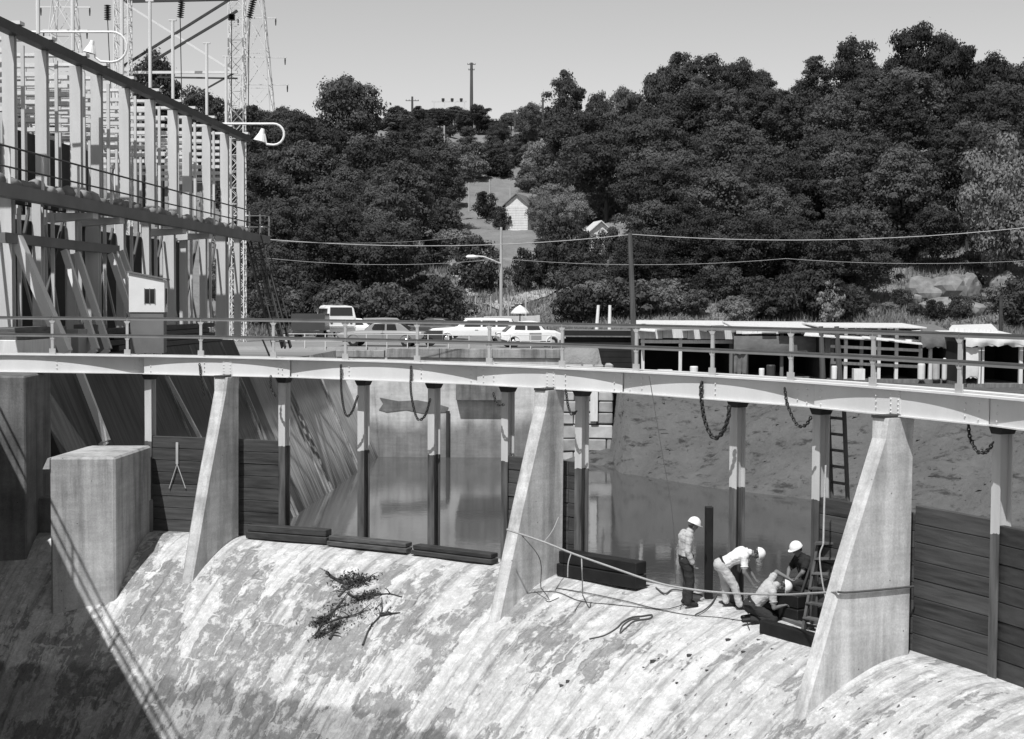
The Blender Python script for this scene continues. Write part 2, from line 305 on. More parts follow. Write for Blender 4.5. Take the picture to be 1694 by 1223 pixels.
def gz(x,y):
    x=np.asarray(x,float); y=np.asarray(y,float)
    t=np.clip(y-112,0,190-98*np.clip((x-12)/30,0,1)-60*np.clip((-16-x)/20,0,1)); k=1+.85*np.clip((x-10)/35,0,1)+.10*np.clip((-18-x)/25,0,1)
    hill=(.13*t+.00042*t*t)*k+np.clip(t/25,0,1)*lumps(x,y,.05,3)*1.1
    z=ZP+hill+np.clip((y-100)/20,0,1)*.12*lumps(x,y,.5,5)
    s=sdist(x,y)
    bank=np.minimum(WZ+.5*s+.34*lumps(x,y,.45,8)*np.clip(s/2,0,1), np.where(y<95,-2.9,-2.9+(y-95)*.1))
    bank=np.where(x>6.1,np.maximum(bank,np.minimum(-2.92,-2.92-.85*np.clip(82.6-y,0,99))),bank)
    bank=np.where((s<0)&((x<6.1)|(y<76)),np.maximum(WZ+.5*s,-9.3),bank)
    l=x*EN.x+y*EN.y
    pool=np.where(l>-13.3,np.minimum(bank,99),np.clip(-9.3+(-13.3-l)/3.2*7.6,-9.3,-1.7))
    inpool=(y<85.35)|(x>5.9)
    wgt=np.clip((y-85.3)/.5,0,1); wr=np.clip((x-5.4)/.5,0,1)*np.clip((112-y)/8,0,1)
    far=z*(1-wr)+np.minimum(bank,z)*wr
    near=np.where(l>-13.3,pool,pool)
    return near*(1-wgt)+far*wgt
def axis(*seg):
    q=[]
    for a,b,n in seg: q+=list(np.linspace(a,b,n,endpoint=False))
    return np.array(sorted(set(np.round(q,3))))
gx=axis((-1500,-160,8),(-160,-60,34),(-60,-24,24),(-24,40,110),(40,120,50),(120,160,10),(160,1500,9)); gx=np.append(gx,1500)
gy=axis((37.2,60,24),(60,85.3,50),(85.3,85.9,3),(85.9,130,60),(130,320,110),(320,420,14),(420,3000,10)); gy=np.append(gy,3000)
GX,GY=np.meshgrid(gx,gy); GZ=gz(GX,GY); nx,ny=len(gx),len(gy)
mb=MB(); mb.v=[tuple(q) for q in np.stack([GX.ravel(),GY.ravel(),GZ.ravel()],-1)]
mb.f=[(j*nx+i,j*nx+i+1,(j+1)*nx+i+1,(j+1)*nx+i) for j in range(ny-1) for i in range(nx-1)]
struct(mb,'ground','ground',smooth=True)
mb=MB(); mb.add([(-14,25.8+14,WZ),(70,30,WZ),(70,90,WZ),(-14,86,WZ)],[(0,1,2,3)]); struct(mb,'water','water')
def spz(r): return -4.6 if r>=25 else -4.6-.24*(25-r)**1.6
prof=[(25.95,-9.2),(25.9,-4.72),(25.75,-4.62)]+[(r,spz(r)) for r in np.linspace(25.3,18.0,46)]
for k in range(1,9): prof.append((18-k*.55,spz(18)-.24*1.6*7**.6*(k*.55)*max(.12,1-k*.11)))
prof+= [(9,prof[-1][1]-.02),(2,prof[-1][1]-.05)]
ths=np.linspace(-.06,1.5,300); vv=[]; uvs=[]; arc=0; prev=prof[0]; AR=[]
for p in prof:
    arc+=math.hypot(p[0]-prev[0],p[1]-prev[1]); prev=p; AR.append(arc)
a0=AR[3]
lv=lumps(*np.meshgrid(ths*23,np.array(AR)),1.1,21)*.012
for i,(r,z) in enumerate(prof):
    for j,t in enumerate(ths):
        dz=lv[i,j] if i>4 else 0
        vv.append(pol(t,r,z+dz)); uvs.append((t*23,AR[i]-a0))
mb=MB(); n=len(ths); mb.v=[tuple(q) for q in vv]; mb.f=[(i*n+j,i*n+j+1,(i+1)*n+j+1,(i+1)*n+j) for i in range(len(prof)-1) for j in range(n-1)]
sp=struct(mb,'spillway','spillway_concrete',smooth=True)
me=sp.data; ul=me.uv_layers.new(name='UVMap'); vi=np.zeros(len(me.loops),int); me.loops.foreach_get('vertex_index',vi); ul.data.foreach_set('uv',np.array(uvs)[vi].ravel())
def on_sp(x,y): # pixel -> point on the spillway surface
    lo,hi=15,60
    d=ray(x,y); Y=18.
    while Y<40:
        p=O+d*Y; r=math.hypot(p.x-CX,p.y-CY)
        if p.z<=spz(r): break
        Y+=.02
    return O+d*Y
# ================================================================== piers, block, abutments
def rad(th): return Vector((math.sin(th),math.cos(th),0))
def tan(th): return Vector((math.cos(th),-math.sin(th),0))
def pier(th,label,topr=24.5,footr=22.85,back=25.1,wt=.34,wb=.30,zt=-.50):
    o=thing('concrete_pier',label,'pier',pol(th,24,spz(24)),'piers carrying the footbridge')
    mb=MB(); e=tan(th)
    rings=[]
    prs=[(footr-.25,25.15,-6.6,wb),(footr,back,spz(footr)-.02,wb),(footr+(topr-footr)*.5,back,(zt+spz(footr))/2,wb+.02),(topr-.05,back,zt-.35,wt),(topr-.02,back,zt,wt+.05)]
    for rf,rb,z,ww in prs:
        ch=.05
        q=[pol(th,rf,z)-e*(ww/2-ch),pol(th,rf,z)+e*(ww/2-ch),pol(th,rf+ch,z)+e*ww/2,pol(th,rb,z)+e*ww/2,pol(th,rb,z)-e*ww/2,pol(th,rf+ch,z)-e*ww/2]
        rings.append(q)
    mb.loft(rings); mb.build('pier_shaft','conc_pier',o)
    b=MB(); b.beam(pol(th,24.45,zt+.02),pol(th,25.1,zt+.02),.30,.05); b.build('bearing_plate','dark_steel',o)
    return o
TP=[thof(atr(352,622,R)),thof(atr(905,640,R)),thof(atr(1478,690,R))]
TP[0]+=.016; TP[1]+=.003
pier(TP[0],'slim concrete pier beside the square concrete block, shaded right side'); pier(TP[1],'concrete pier with a loose rope slung from its sloping nose',footr=22.95)
pier(TP[2],'broad sunlit concrete pier with a rope stretched across its face',footr=22.8)
ZB=atr(250,737,25.15).z
c=[atz(82,757,ZB),atz(190,757,ZB),atr(250,737,25.15),atz(155,733,ZB)]
c[3]=c[0]+(c[2]-c[1]); bl=[Vector((q.x,q.y,-8.5)) for q in c]; tp=[Vector((q.x,q.y,ZB)) for q in c]
o=thing('concrete_block','big square concrete block streaked with stains beside a slim pier','block',(c[1].x,c[1].y,-5))
b=MB(); b.hexa(bl+tp); b.build('block_body','conc_block',o,bevel=.05)
b=MB(); q=(tp[0]-tp[1]).normalized(); g=(tp[2]-tp[1]).normalized(); b.hexa([tp[0]+q*.16-g*.02+Vector((0,0,-.28)),tp[0]-q*.0-g*.02+Vector((0,0,-.28)),tp[3]+Vector((0,0,-.28)),tp[3]+q*.16+Vector((0,0,-.28)),tp[0]+q*.05+Vector((0,0,-.02)),tp[0]+Vector((0,0,-.02)),tp[3]+Vector((0,0,-.02)),tp[3]+q*.05+Vector((0,0,-.02))]); b.build('corner_ledge','conc_block',o)
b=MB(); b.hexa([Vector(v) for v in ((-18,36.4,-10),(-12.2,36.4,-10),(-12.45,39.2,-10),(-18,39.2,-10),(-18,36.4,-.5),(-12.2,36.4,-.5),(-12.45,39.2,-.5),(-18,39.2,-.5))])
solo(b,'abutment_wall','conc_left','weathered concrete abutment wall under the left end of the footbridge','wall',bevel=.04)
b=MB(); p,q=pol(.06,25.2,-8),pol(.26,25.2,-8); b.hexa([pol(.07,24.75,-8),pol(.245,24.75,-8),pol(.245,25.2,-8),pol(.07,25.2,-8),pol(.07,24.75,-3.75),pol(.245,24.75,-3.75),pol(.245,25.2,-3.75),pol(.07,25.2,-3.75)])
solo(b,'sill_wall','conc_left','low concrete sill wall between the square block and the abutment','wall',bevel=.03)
# training wall outside the frame: its shadow and that of its railing lie on the spillway
TW=1.9
def caster(x,y): p=on_sp(x,y); h=TW-p.z; return Vector((p.x+SUN.x/SUN.z*h,p.y+SUN.y/SUN.z*h,0))
q0,q1=caster(118,960),caster(262,1215); wd=(q1-q0).normalized(); A0=q0+wd*((36.3-q0.y)/wd.y); B0=q1+wd*1.5; wn=Vector((wd.y,-wd.x,0))
if wn.x>0: wn=-wn
o=thing('training_wall','tall concrete training wall with a pipe railing beside the spillway','wall',(A0.x,A0.y,-11))
b=MB(); z=Vector((0,0,1)); b.hexa([A0-z*11,B0-z*11,B0+wn*1.2-z*11,A0+wn*1.2-z*11,A0+z*TW,B0+z*TW,B0+wn*1.2+z*TW,A0+wn*1.2+z*TW]); b.build('wall_body','conc_left',o)
for hh in (.52,1.02):
    b=MB(); b.tube([A0+wn*.08+z*(TW+hh),B0+wn*.08+z*(TW+hh)],.03,6); b.build('rail','paint_rail',o)
k=0
while k<(B0-A0).length:
    b=MB(); b.tube([A0+wd*k+wn*.08+z*TW,A0+wd*k+wn*.08+z*(TW+1.02)],.03,6); b.build('post','paint_rail',o); k+=2.2
# ================================================================== footbridge
BR=thing('footbridge','pale steel footbridge on riveted girders curving along the spillway piers','footbridge',pol(idx(6),R+.3,-.5))
RE=R-.04; GB=-.485
def arc(i0,i1,r,z,n): return [pol(idx(i0+(i1-i0)*k/n),r,z) for k in range(n+1)]
I0,I1=-2.2,14.6
b=MB(); nn=120
for r0,r1,z0,z1 in ((RE,RE+.86,-.035,0),):
    secs=[[pol(idx(I0+(I1-I0)*k/nn),r,z) for r,z in ((r0,z0),(r1,z0),(r1,z1),(r0,z1))] for k in range(nn+1)]; b.loft(secs)
b.build('deck','deck_plate',BR)
KN=[-2.2,1.2,3.2,5.8,7.78,10.25,12.28,14.6]
def chord(i0,i1,r,nm='girder'):
    hf=(i1-i0)/2*DTH; re=r/math.cos(hf); a,c2=pol(idx(i0),re,0),pol(idx(i1),re,0); d=(c2-a).normalized(); a=a+d*.004; c2=c2-d*.004
    zz=Vector((0,0,1)); b=MB(); up=zz
    b.beam(a+zz*((GB-.04)/2),c2+zz*((GB-.04)/2),.02,-GB-.05); 
    b.beam(a+zz*(GB+.012),c2+zz*(GB+.012),.16,.022); g=b.build(nm,'paint',BR)
    return a,c2,d,g
SPL={-2.2:(),}
ND=[]
for i0,i1 in zip(KN[:-1],KN[1:]):
    a,c2,d,g=chord(i0,i1,RE+.085); chord(i0,i1,RE+.66)
    ND.append((i0,i1,a,c2,d))
def on_girder(th): # front face point of the near girder at bearing th
    for i0,i1,a,c2,d in ND:
        if idx(i0)<=th<=idx(i1)+1e-6:
            t=(th-idx(i0))/(idx(i1)-idx(i0)); n_=Vector((d.y,-d.x,0)); n_=n_ if n_.dot(rad(th))<0 else -n_
            return a+(c2-a)*t+n_*.0115,d,n_
def splice(th,w,cols,rows):
    p,d,n_=on_girder(th); b=MB(); z=Vector((0,0,1))
    if w: b.beam(p+z*(GB+.04)+n_*.006,p-z*.05+n_*.006,w,.012,up=n_)
    for cc in cols:
        for rr in rows:
            q=p+d*cc+z*rr+n_*.012; b.tube([q,q+n_*.012,q+n_*.018],[.016,.014,.006],6)
    tag(b.build('rivets' if not w else 'splice_plate','paint',BR),kind='stuff')
for t in TP: splice(t,.26,(-.09,.09),(-.12,-.2,-.28,-.36,-.42))
for i in KN[1:-1]: splice(idx(i)-.004,.0,(-.10,),(-.15,-.27,-.40)); splice(idx(i)+.004,.0,(.10,),(-.15,-.27,-.40))
for i in (0,1,2,3,4,5,6,7,8,9,10,11,12): splice(idx(i)+.004,0,(0,),(-.16,-.26,-.36))
RH=.985
def railpost(i):
    t=idx(i); p=pol(t,R+.03,0); e=tan(t); rr_=rad(t); z=Vector((0,0,1)); b=MB()
    b.beam(p,p+z*(RH-.03),.075,.02,up=rr_); b.beam(p+rr_*.03,p+rr_*.03+z*(RH-.03),.018,.06,up=rr_)
    b.build('railing_post','paint_rail',BR)
    b=MB(); b.beam(p-z*.0,p+z*.15,.17,.03,up=rr_); b.build('post_foot','paint_rail',BR)
    for zz,s_ in ((RH-.035,-1),(RH*.53-.03,-1)):
        w_=.15 if zz>.7 else .11; q=p+z*zz-rr_*.014
        b=MB(); b.prism([q-e*w_,q+e*w_,q+e*.04-z*w_*.95,q-e*.04-z*w_*.95],rr_*.012); b.build('gusset','paint_rail',BR)
for i in range(-2,15): railpost(i)
for i in range(-2,14):
    for zz,m_,nm in ((RH-.0175,'rail_dark','top_rail'),(RH*.53,'rail_dark','middle_rail')):
        a,c2=pol(idx(i)+.0004,R+.03,zz),pol(idx(i+1)-.0004,R+.03,zz); b=MB(); b.beam(a,c2,.065,.03); b.build(nm,m_,BR)
        b=MB(); rr_=rad(idx(i+.5)); dz=Vector((0,0,-.042)); b.beam(a+dz-rr_*.02,c2+dz-rr_*.02,.012,.055); b.build(nm+'_flange','rail_mid',BR)
# ================================================================== stoplog posts and panels
PI_=[1.16,2.98,4.07,5.04,6.05,7.05,9.08,10.11,12.18,13.25]
PLAB={1.16:'steel stoplog post standing on the back of the square concrete block',2.98:'steel stoplog post at the edge of the half-shadowed plank bulkhead',4.07:'steel stoplog post between the first two open bays, chain looped beside it',5.04:'steel stoplog post in the middle of the open bays',6.05:'steel stoplog post just left of the rope-slung pier',7.05:'steel stoplog post just right of the rope-slung pier',9.08:'steel stoplog post behind the bending worker, big chain looped to it',10.11:'steel stoplog post beside the tall ladder',12.18:'steel stoplog post between the weathered and the shaded plank bulkheads',13.25:'steel stoplog post at the far end of the shaded plank bulkhead'}
def post(i):
    t=idx(i); e=tan(t); r_=rad(t); o=thing('stoplog_post',PLAB[i],'post',pol(t,25.2,-4.62),'stoplog posts under the footbridge')
    zb,zt=-4.75,-.64; b=MB()
    b.beam(pol(t,25.30,zb),pol(t,25.30,zt),.19,.022,up=r_); b.build('front_flange','post_steel',o)
    b=MB(); b.beam(pol(t,25.42,zb),pol(t,25.42,zt),.016,.214,up=r_); b.build('web','post_steel',o)
    b=MB(); b.beam(pol(t,25.54,zb),pol(t,25.54,zt),.19,.022,up=r_); b.build('back_flange','post_steel',o)
    b=MB(); b.prism([pol(t,25.27,-.645)-e*.10,pol(t,25.27,-.645)+e*.10,pol(t,25.27,-.54)+e*.16,pol(t,25.27,-.512)+e*.16,pol(t,25.27,-.512)-e*.16,pol(t,25.27,-.54)-e*.16],r_*.30); b.build('cap_bracket','dark_steel',o)
    return o
for i in PI_: post(i)
def panel(t0,t1,label,zt=-2.12,zb=-4.6,r=25.415,n=8,mat='plank'):
    o=thing('plank_bulkhead',label,'bulkhead',pol((t0+t1)/2,r,zb),'plank panels closing the spillway bays'); h=(zt-zb)/n
    for k in range(n):
        jit=random.uniform(-.012,.012); b=MB(); b.beam(pol(t0,r+jit,zb+h*(k+.5)),pol(t1,r+jit,zb+h*(k+.5)),.13,h-.012); b.build('plank',mat,o,bevel=.006)
    return o
HW=.0085 # half pier width in bearing
g=.0007
gp=panel(thof(c[2])-.012,TP[0]-.0045,'dark plank stoplog panel with a wire sling beside the square block')
panel(TP[0]-.004,idx(2.98)-g,'dark plank stoplog panel right of the slim pier, half in shadow')
panel(idx(6.05)+g,TP[1]+.004,'narrow plank stoplog panel left of the rope-slung pier')
panel(TP[1]+.0045,idx(7.05)-g,'narrow wet plank stoplog panel right of the rope-slung pier')
panel(idx(10.11)+g,TP[2]-.001,'plank stoplog panel behind the step ladder and below the tall ladder',zt=-2.2)
panel(TP[2]-.0005,idx(12.18)-g,'tall weathered plank stoplog panel right of the broad sunlit pier',zt=-2.05)
panel(idx(12.18)+g,idx(13.25)-g,'shaded plank stoplog panel at the right end beyond the last post',zt=-2.12,mat='timber')
# wire sling on the first panel
P_=[atr(x,y,25.27) for x,y in ((293,732),(293,768),(280,808),(307,808))]
o=thing('lifting_sling','flat lifting strap with two spread wires hanging on the plank panel','strap',P_[1])
b=MB(); b.beam(P_[0],P_[1],.07,.02,up=rad(.3)); b.build('strap','paint_rail',o)
b=MB(); b.tube([P_[1],P_[2]],.014,5); b.build('wire','paint_rail',o); b=MB(); b.tube([P_[1],P_[3]],.014,5); b.build('wire','paint_rail',o)
# ================================================================== timbers on the crest
def timber(a,c2,w,h,label,mat='timber',group='loose stoplog timbers on the crest',up=(0,0,1)):
    b=MB(); b.beam(a,c2,w,h,up=up); return solo(b,'stoplog_timber',mat,label,'timber',group,bevel=.015)
def crest_timbers(i0,i1,r,lab,n=2,h=.17,w=.3,mat='timber',z0=None):
    for k in range(n):
        rr_=r+(.05 if k else 0); z=(spz(r)+.02 if z0 is None else z0)+h*(k+.5)+.004*k
        timber(pol(idx(i0)+.001*k,rr_,z),pol(idx(i1)-.002*k,rr_,z+.01),w,h-.006,lab[k],mat)
crest_timbers(2.60,3.72,25.02,['lower dark timber on the crest across the bay beside the shaded plank panel','upper worn timber lying on the crest beside the shaded plank panel'],mat='timber')
crest_timbers(3.75,4.86,24.95,['lower timber on the crest in the middle open bay','upper worn timber on the crest in the middle open bay'],h=.115,mat='timber_worn')
crest_timbers(4.93,6.05,24.95,['lower timber on the crest reaching the rope-slung pier','upper timber on the crest reaching the rope-slung pier'],h=.11)
crest_timbers(6.97,8.05,24.95,['thick black lower timber right of the rope-slung pier','thick black upper timber right of the rope-slung pier'],h=.27,w=.36,mat='black_timber')
p=on_sp(1173,992); timber(p+Vector((0,.1,-.05)),aty(1173,838,p.y+.12),.16,.16,'black timber standing upright next to the standing worker','black_timber',None)
p,q=on_sp(1262,1046),on_sp(1352,1075); timber(p+Vector((0,0,.12)),q+Vector((.1,0,.12)),.2,.24,'black squared timber lying on the spillway at the step ladder foot','black_timber',None)
crest_timbers(9.5,10.05,25.2,['lower black timber behind the crouching workers','upper black timber behind the crouching workers'],h=.24,w=.4,mat='black_timber')
p,q=on_sp(1255,1020),on_sp(1340,1035)
timber(on_sp(1290,1025)+Vector((0,.1,.04)),on_sp(1345,1045)+Vector((0,.1,.04)),.14,.08,'short worn plank lying by the step ladder feet','timber_worn',None)

r=np.random.default_rng(31); b=MB(); k=0
while k<1200:
    x,y=r.uniform(6,34),r.uniform(50,84); s_=float(sdist(np.array([x]),np.array([y]))[0])
    if s_<.2 or s_>11: continue
    z=float(gz(x,y)); h=.05+.16*r.random()**3; a=r.uniform(0,6.28); q=[Vector((x+math.cos(a+i*2.1)*h*r.uniform(.7,1.8),y+math.sin(a+i*2.1)*h,z-.03)) for i in range(3)]; t_=Vector((x,y,z+h*.7)); b.add(q+[t_],[(0,1,3),(1,2,3),(2,0,3)]); k+=1
tag(b.build('mud_clods','ground'),'dark clods of mud strewn over the drained bank','mud',kind='stuff')
# ================================================================== intake slope and gantry on the left
def ls(z): return -12.7-(z+7.7)*.425
def slope_prism(d0,d1,zt,name,label):
    b=MB(); q=[(ls(-9.4),-9.4),(ls(zt),zt),(-21.5,zt),(-21.5,-9.4)]
    b.prism([lat(l,d0,z) for l,z in q],ED*(d1-d0))
    o=solo(b,name,'intake_shaded' if name=='intake_wall' else 'intake_face',label,'wall'); me=o.data;  ul=me.uv_layers.new(name='UVMap'); org=o.location
    for lp in me.loops:
        v=me.vertices[lp.vertex_index].co+org; ul.data[lp.index].uv=(v.dot(ED),v.z*1.09)
    return o
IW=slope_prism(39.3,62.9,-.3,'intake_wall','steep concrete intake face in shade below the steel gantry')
WW=slope_prism(62.905,85.5,-1.5,'wing_wall','steep ribbed concrete wing wall running down into the water')
def rib(d,z0,z1,w,h,mat,par):
    b=MB(); n_=Vector((EN.x*.92,EN.y*.92,.39)); off=n_*(h/2-.01)
    b.beam(lat(ls(z0),d,z0)+off,lat(ls(z1),d,z1)+off,w,h,up=n_); return b.build('inclined_rib',mat,par)
def dslope(x,y): # pixel -> distance along the intake on the slope plane
    n_=Vector((EN.x,EN.y,.425)); k=-12.7-7.7*.425; d=ray(x,y); t=(k-n_.dot(O))/n_.dot(d); p=O+d*t; return p.dot(ED),p.z
for (x,y) in ((488,852),(547,812),(594,780),(638,752)):
    d,_=dslope(x,y)
    for k in (-.28,.28): rib(d+k,-8.2,-1.52,.13,.10,'conc_parapet',WW)
for x,y in ((300,690),(420,700),(365,700),(500,720)):
    d,_=dslope(x,y); rib(d,-8,-.35,.09,.07,'conc_parapet',IW)
# raking rails rising from the slope to the hoist deck
def rake(x0,y0,x1,y1,w,h,mat,label):
    da,za=dslope(x0,y0); db,zb=dslope(x1,y1); n_=Vector((EN.x*.92,EN.y*.92,.39)); b=MB()
    a,c2=lat(ls(za),da,za)+n_*.25,lat(ls(zb),db,zb)+n_*.25; b.beam(a,c2,w,h,up=n_); b.beam(c2-n_*.0,c2-n_*.3-Vector((0,0,.1)),w*.8,h*.8)
    return solo(b,'raking_strut',mat,label,'strut','raking struts of the intake')
rake(14,398,97,588,.36,.3,'paint','thick pale raking strut sloping down to the left end of the footbridge')
for i,(a,b_) in enumerate((((95,420),(147,583)),((116,424),(168,583)))): rake(*a,*b_,.17,.2,'paint','pale raking strut beside the thick one, bent at its foot')
for i,(a,b_) in enumerate((((172,425),(226,585)),((180,422),(240,588)),((190,420),(252,592)))): rake(*a,*b_,.13,.2,'paint','thin pale raking strut in front of the small white hut')
rake(266,628,324,735,.12,.12,'paint_rail','thin rail lying on the shaded intake face behind the plank panel'); rake(120,622,164,735,.16,.2,'paint','pale rail on the shaded intake face above the square block')
o=thing('hoist_beam','long horizontal steel beam joining the tops of the raking struts','beam',lat(ls(3),42,3))
da,za=dslope(14,398); db,zb=dslope(183,418); n_=Vector((EN.x*.92,EN.y*.92,.39))
b=MB(); b.beam(lat(ls(3.1),da-1,3.1)+n_*.25,lat(ls(3.1),db,3.1)+n_*.25,.2,.3); b.build('beam','fascia',o)
GA=thing('intake_gantry','tall pale steel gantry with closely spaced columns and louvred upper storey','gantry',lat(-18,53,-.3))
ZW=4.47; LW=-16.
DC=[17*2407/(985-x) for x in (5,60,118,153,200,243,281,305,338,368,395)]; D0=37.; D1=LW*-2407/(985-440)
def icol(l,d,z0,z1,w,dp,mat='col_paint',nm='column'):
    b=MB(); a,c2=lat(l,d,z0),lat(l,d,z1)
    b.beam(a-ED*dp/2,c2-ED*dp/2,w,.03,up=ED); b.beam(a+ED*dp/2,c2+ED*dp/2,w,.03,up=ED); b.beam(a,c2,.03,dp-.04,up=ED); return b.build(nm,mat,GA)
DD=[DC[0]-3.1]+DC
for k,d in enumerate(DD):
    icol(-17.1,d,ZW+.03,9.05,.36,.2); icol(-21.,d,ZW+.03,9.05,.3,.2,'dark_steel')  # back row darkened: shade of the voids put into its colour
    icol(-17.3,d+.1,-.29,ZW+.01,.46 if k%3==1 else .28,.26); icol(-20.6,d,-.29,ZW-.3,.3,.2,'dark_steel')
    b=MB(); b.beam(lat(-16.7,d,9.42),lat(-21.2,d,9.42),.36,.1); b.build('cap_beam','louver',GA)
    if k<len(DD)-1:
        e=DD[k+1]; mid=(d+e)/2
        b=MB(); b.beam(lat(-17.2,mid,ZW+.03),lat(-17.2,mid,9.0),.10,.08,up=ED); b.build('stud','col_paint',GA)
        b=MB(); b.beam(lat(-17.4,mid+.1,-.29),lat(-17.4,mid+.1,ZW-.3),.11,.08,up=ED); b.build('stud','col_paint',GA)
        b=MB(); b.beam(lat(-17.5,d+.35,.2),lat(-17.5,e-.2,4.0),.10,.08,up=EN); b.build('brace','dark_steel',GA)
        for ll in (-18.6,-20.9):
            MB().beam(lat(ll,d+.55,ZW+.03),lat(ll,d+.55,9.05),.09,.07,up=ED).build('stud','col_paint',GA); MB().beam(lat(ll,e-.5,ZW+.03),lat(ll,e-.5,9.05),.07,.06,up=ED).build('stud','col_paint',GA)
        MB().beam(lat(-20.8,d+.2,4.7),lat(-20.8,e-.2,8.9),.08,.06,up=EN).build('brace','paint_rail',GA); MB().beam(lat(-20.9,d+.2,8.9),lat(-20.9,e-.2,4.7),.08,.06,up=EN).build('brace','paint_rail',GA)
        MB().beam(lat(-18.4,d+.6,-.29),lat(-18.4,d+.6,ZW-.3),.12,.1,up=ED).build('stud','col_paint',GA); MB().beam(lat(-18.3,d+.3,3.9),lat(-18.3,e-.3,.2),.09,.07,up=EN).build('brace','paint_rail',GA)
        for q in range(7):
            b=MB(); zz=8.85-q*.29; b.beam(lat(-17.7,mid,zz),lat(-21.3,mid,zz),.3,.13); b.build('louvre_slat','louver',GA)
for l,z0,z1,nm in ((-18.9,ZW+.05,6.9,'void_panel'),(-19.9,-.28,ZW-.32,'back_wall')):  # near-black panels added; the shade between the columns is in their colour
    b=MB(); b.beam(lat(l,D0,(z0+z1)/2),lat(l,D1-2 if nm=='back_wall' else 53,(z0+z1)/2),.3,z1-z0); b.build(nm,'void_dark',GA)
b=MB(); b.beam(lat(-16.9,D0,9.2),lat(-16.9,DC[-1]+.4,9.2),.34,.28); b.build('top_chord','dark_steel',GA)
b=MB(); b.beam(lat(-21,D0,9.2),lat(-21,DC[-1]+.4,9.2),.3,.26); b.build('top_chord','dark_steel',GA)
b=MB(); b.beam(lat(LW-.5,D0,ZW-.08),lat(LW-.5,D1,ZW-.08),1.0,.14); b.build('walkway_slab','fascia',GA)
b=MB(); b.beam(lat(LW,D0,ZW-.08),lat(LW,D1,ZW-.08),.08,.36); b.build('walkway_fascia','fascia',GA)
for x in (150,195,300,345):
    d=-LW*2407/(985-x); b=MB(); b.beam(lat(LW-1.6,d,ZW-.42),lat(LW-.1,d,ZW-.36),.5,.3,w2=.5,h2=.18); b.build('bracket','col_paint',GA)
xs=[-60,0,57,118,174,206,251,289,326,348,379,407,425,440]; dp=[-LW*2407/(985-x)-.05 for x in xs]
for d in dp:
    b=MB(); b.beam(lat(LW-.02,d,ZW-.2),lat(LW-.02,d,ZW+1.1),.07,.05,up=ED); b.build('railing_post','paint',GA)
for h,rn in ((1.1,.03),(.55,.027)):
    b=MB(); b.tube([lat(LW,D0,ZW+h),lat(LW,D1-.05,ZW+h)],rn,6); b.build('handrail','dark_steel',GA)
for h in (1.1,.55):
    b=MB(); b.tube([lat(LW,D1-.05,ZW+h),lat(LW-2.2,D1-.05,ZW+h)],.035,6); b.build('handrail','paint',GA)
b=MB(); b.beam(lat(-19,39.3,-.24),lat(-19,62.8,-.24),5.4,.1); b.build('deck_slab','conc_parapet',GA)
for x,yt in ((35,-150),(95,-90),(180,-50),(228,-2),(267,30),(325,68),(358,90)):
    d=17*2407/(985-x); zt=HC+(494-yt)*(d*.999)/2407
    b=MB(); b.tube([lat(-16.75,d,9.36),lat(-16.75,d,zt)],.065,8); b.beam(lat(-16.75,d,zt),lat(-16.75,d,zt+.05),.3,.12); b.build('mast','paint',GA)
# sacks along the walkway
k=0; d=D0+1
while d<D1-3:
    b=MB(); L_=random.uniform(.5,.9); h=random.uniform(.16,.26); z=ZW+.0
    secs=[]
    for u in np.linspace(0,1,7):
        rr_=math.sin(math.pi*(.08+.84*u))**.5; secs.append([lat(LW-.45+math.cos(a)*.24*rr_*random.uniform(.85,1.1),d+u*L_,z+h+math.sin(a)*h*rr_*random.uniform(.85,1.1)) for a in np.linspace(0,2*math.pi,8,endpoint=False)])
    b.loft(secs); solo(b,'filled_sack','sack','bulging cloth sack lying on the gantry walkway behind the handrail','sack','sacks along the gantry walkway',smooth=True)
    d+=L_+random.uniform(.02,.25)
# gooseneck lamps
def goose(x0,y0,x1,xr,yb,hx,hy,d,label):
    Y=d; P=lambda x,y: aty(x,y,Y)
    o=thing('gooseneck_lamp',label,'lamp',P(x0,y0)); r=(yb-y0)/2; cx=xr-r; cy=y0+r
    pts=[P(x0,y0),P(x1,y0),P(cx,y0)]+[P(cx+r*math.sin(a),cy-r*math.cos(a)) for a in np.linspace(.3,math.pi,9)]+[P((cx+hx)/2-2,yb-1),P(hx+6,(yb+hy)/2+6),P(hx+3,hy)]
    b=MB(); b.tube(pts,.045*Y/55,8); b.build('arm','white',o)
    c0=P(hx,hy-5); u=(P(hx,hy)-P(hx,hy-1))*1.; u=u.normalized(); s_=Y/2407
    t=Vector((-.25,0,-1)).normalized(); b=MB(); b.tube([c0-t*s_*4,c0,c0+t*s_*4,c0+t*s_*17],[3*s_,4*s_,5*s_,11*s_],14); b.build('lamp_shade','white',o,smooth=False)
    b=MB(); b.tube([c0+t*s_*14,c0+t*s_*18],[4*s_,5*s_],8); b.build('bulb','chrome',o)
goose(48,53,185,210,103,152,76,46,'white gooseneck lamp arching above the near part of the gantry roof edge')
goose(357,205,450,470,240,434,222,66,'white gooseneck lamp at the far end of the gantry')
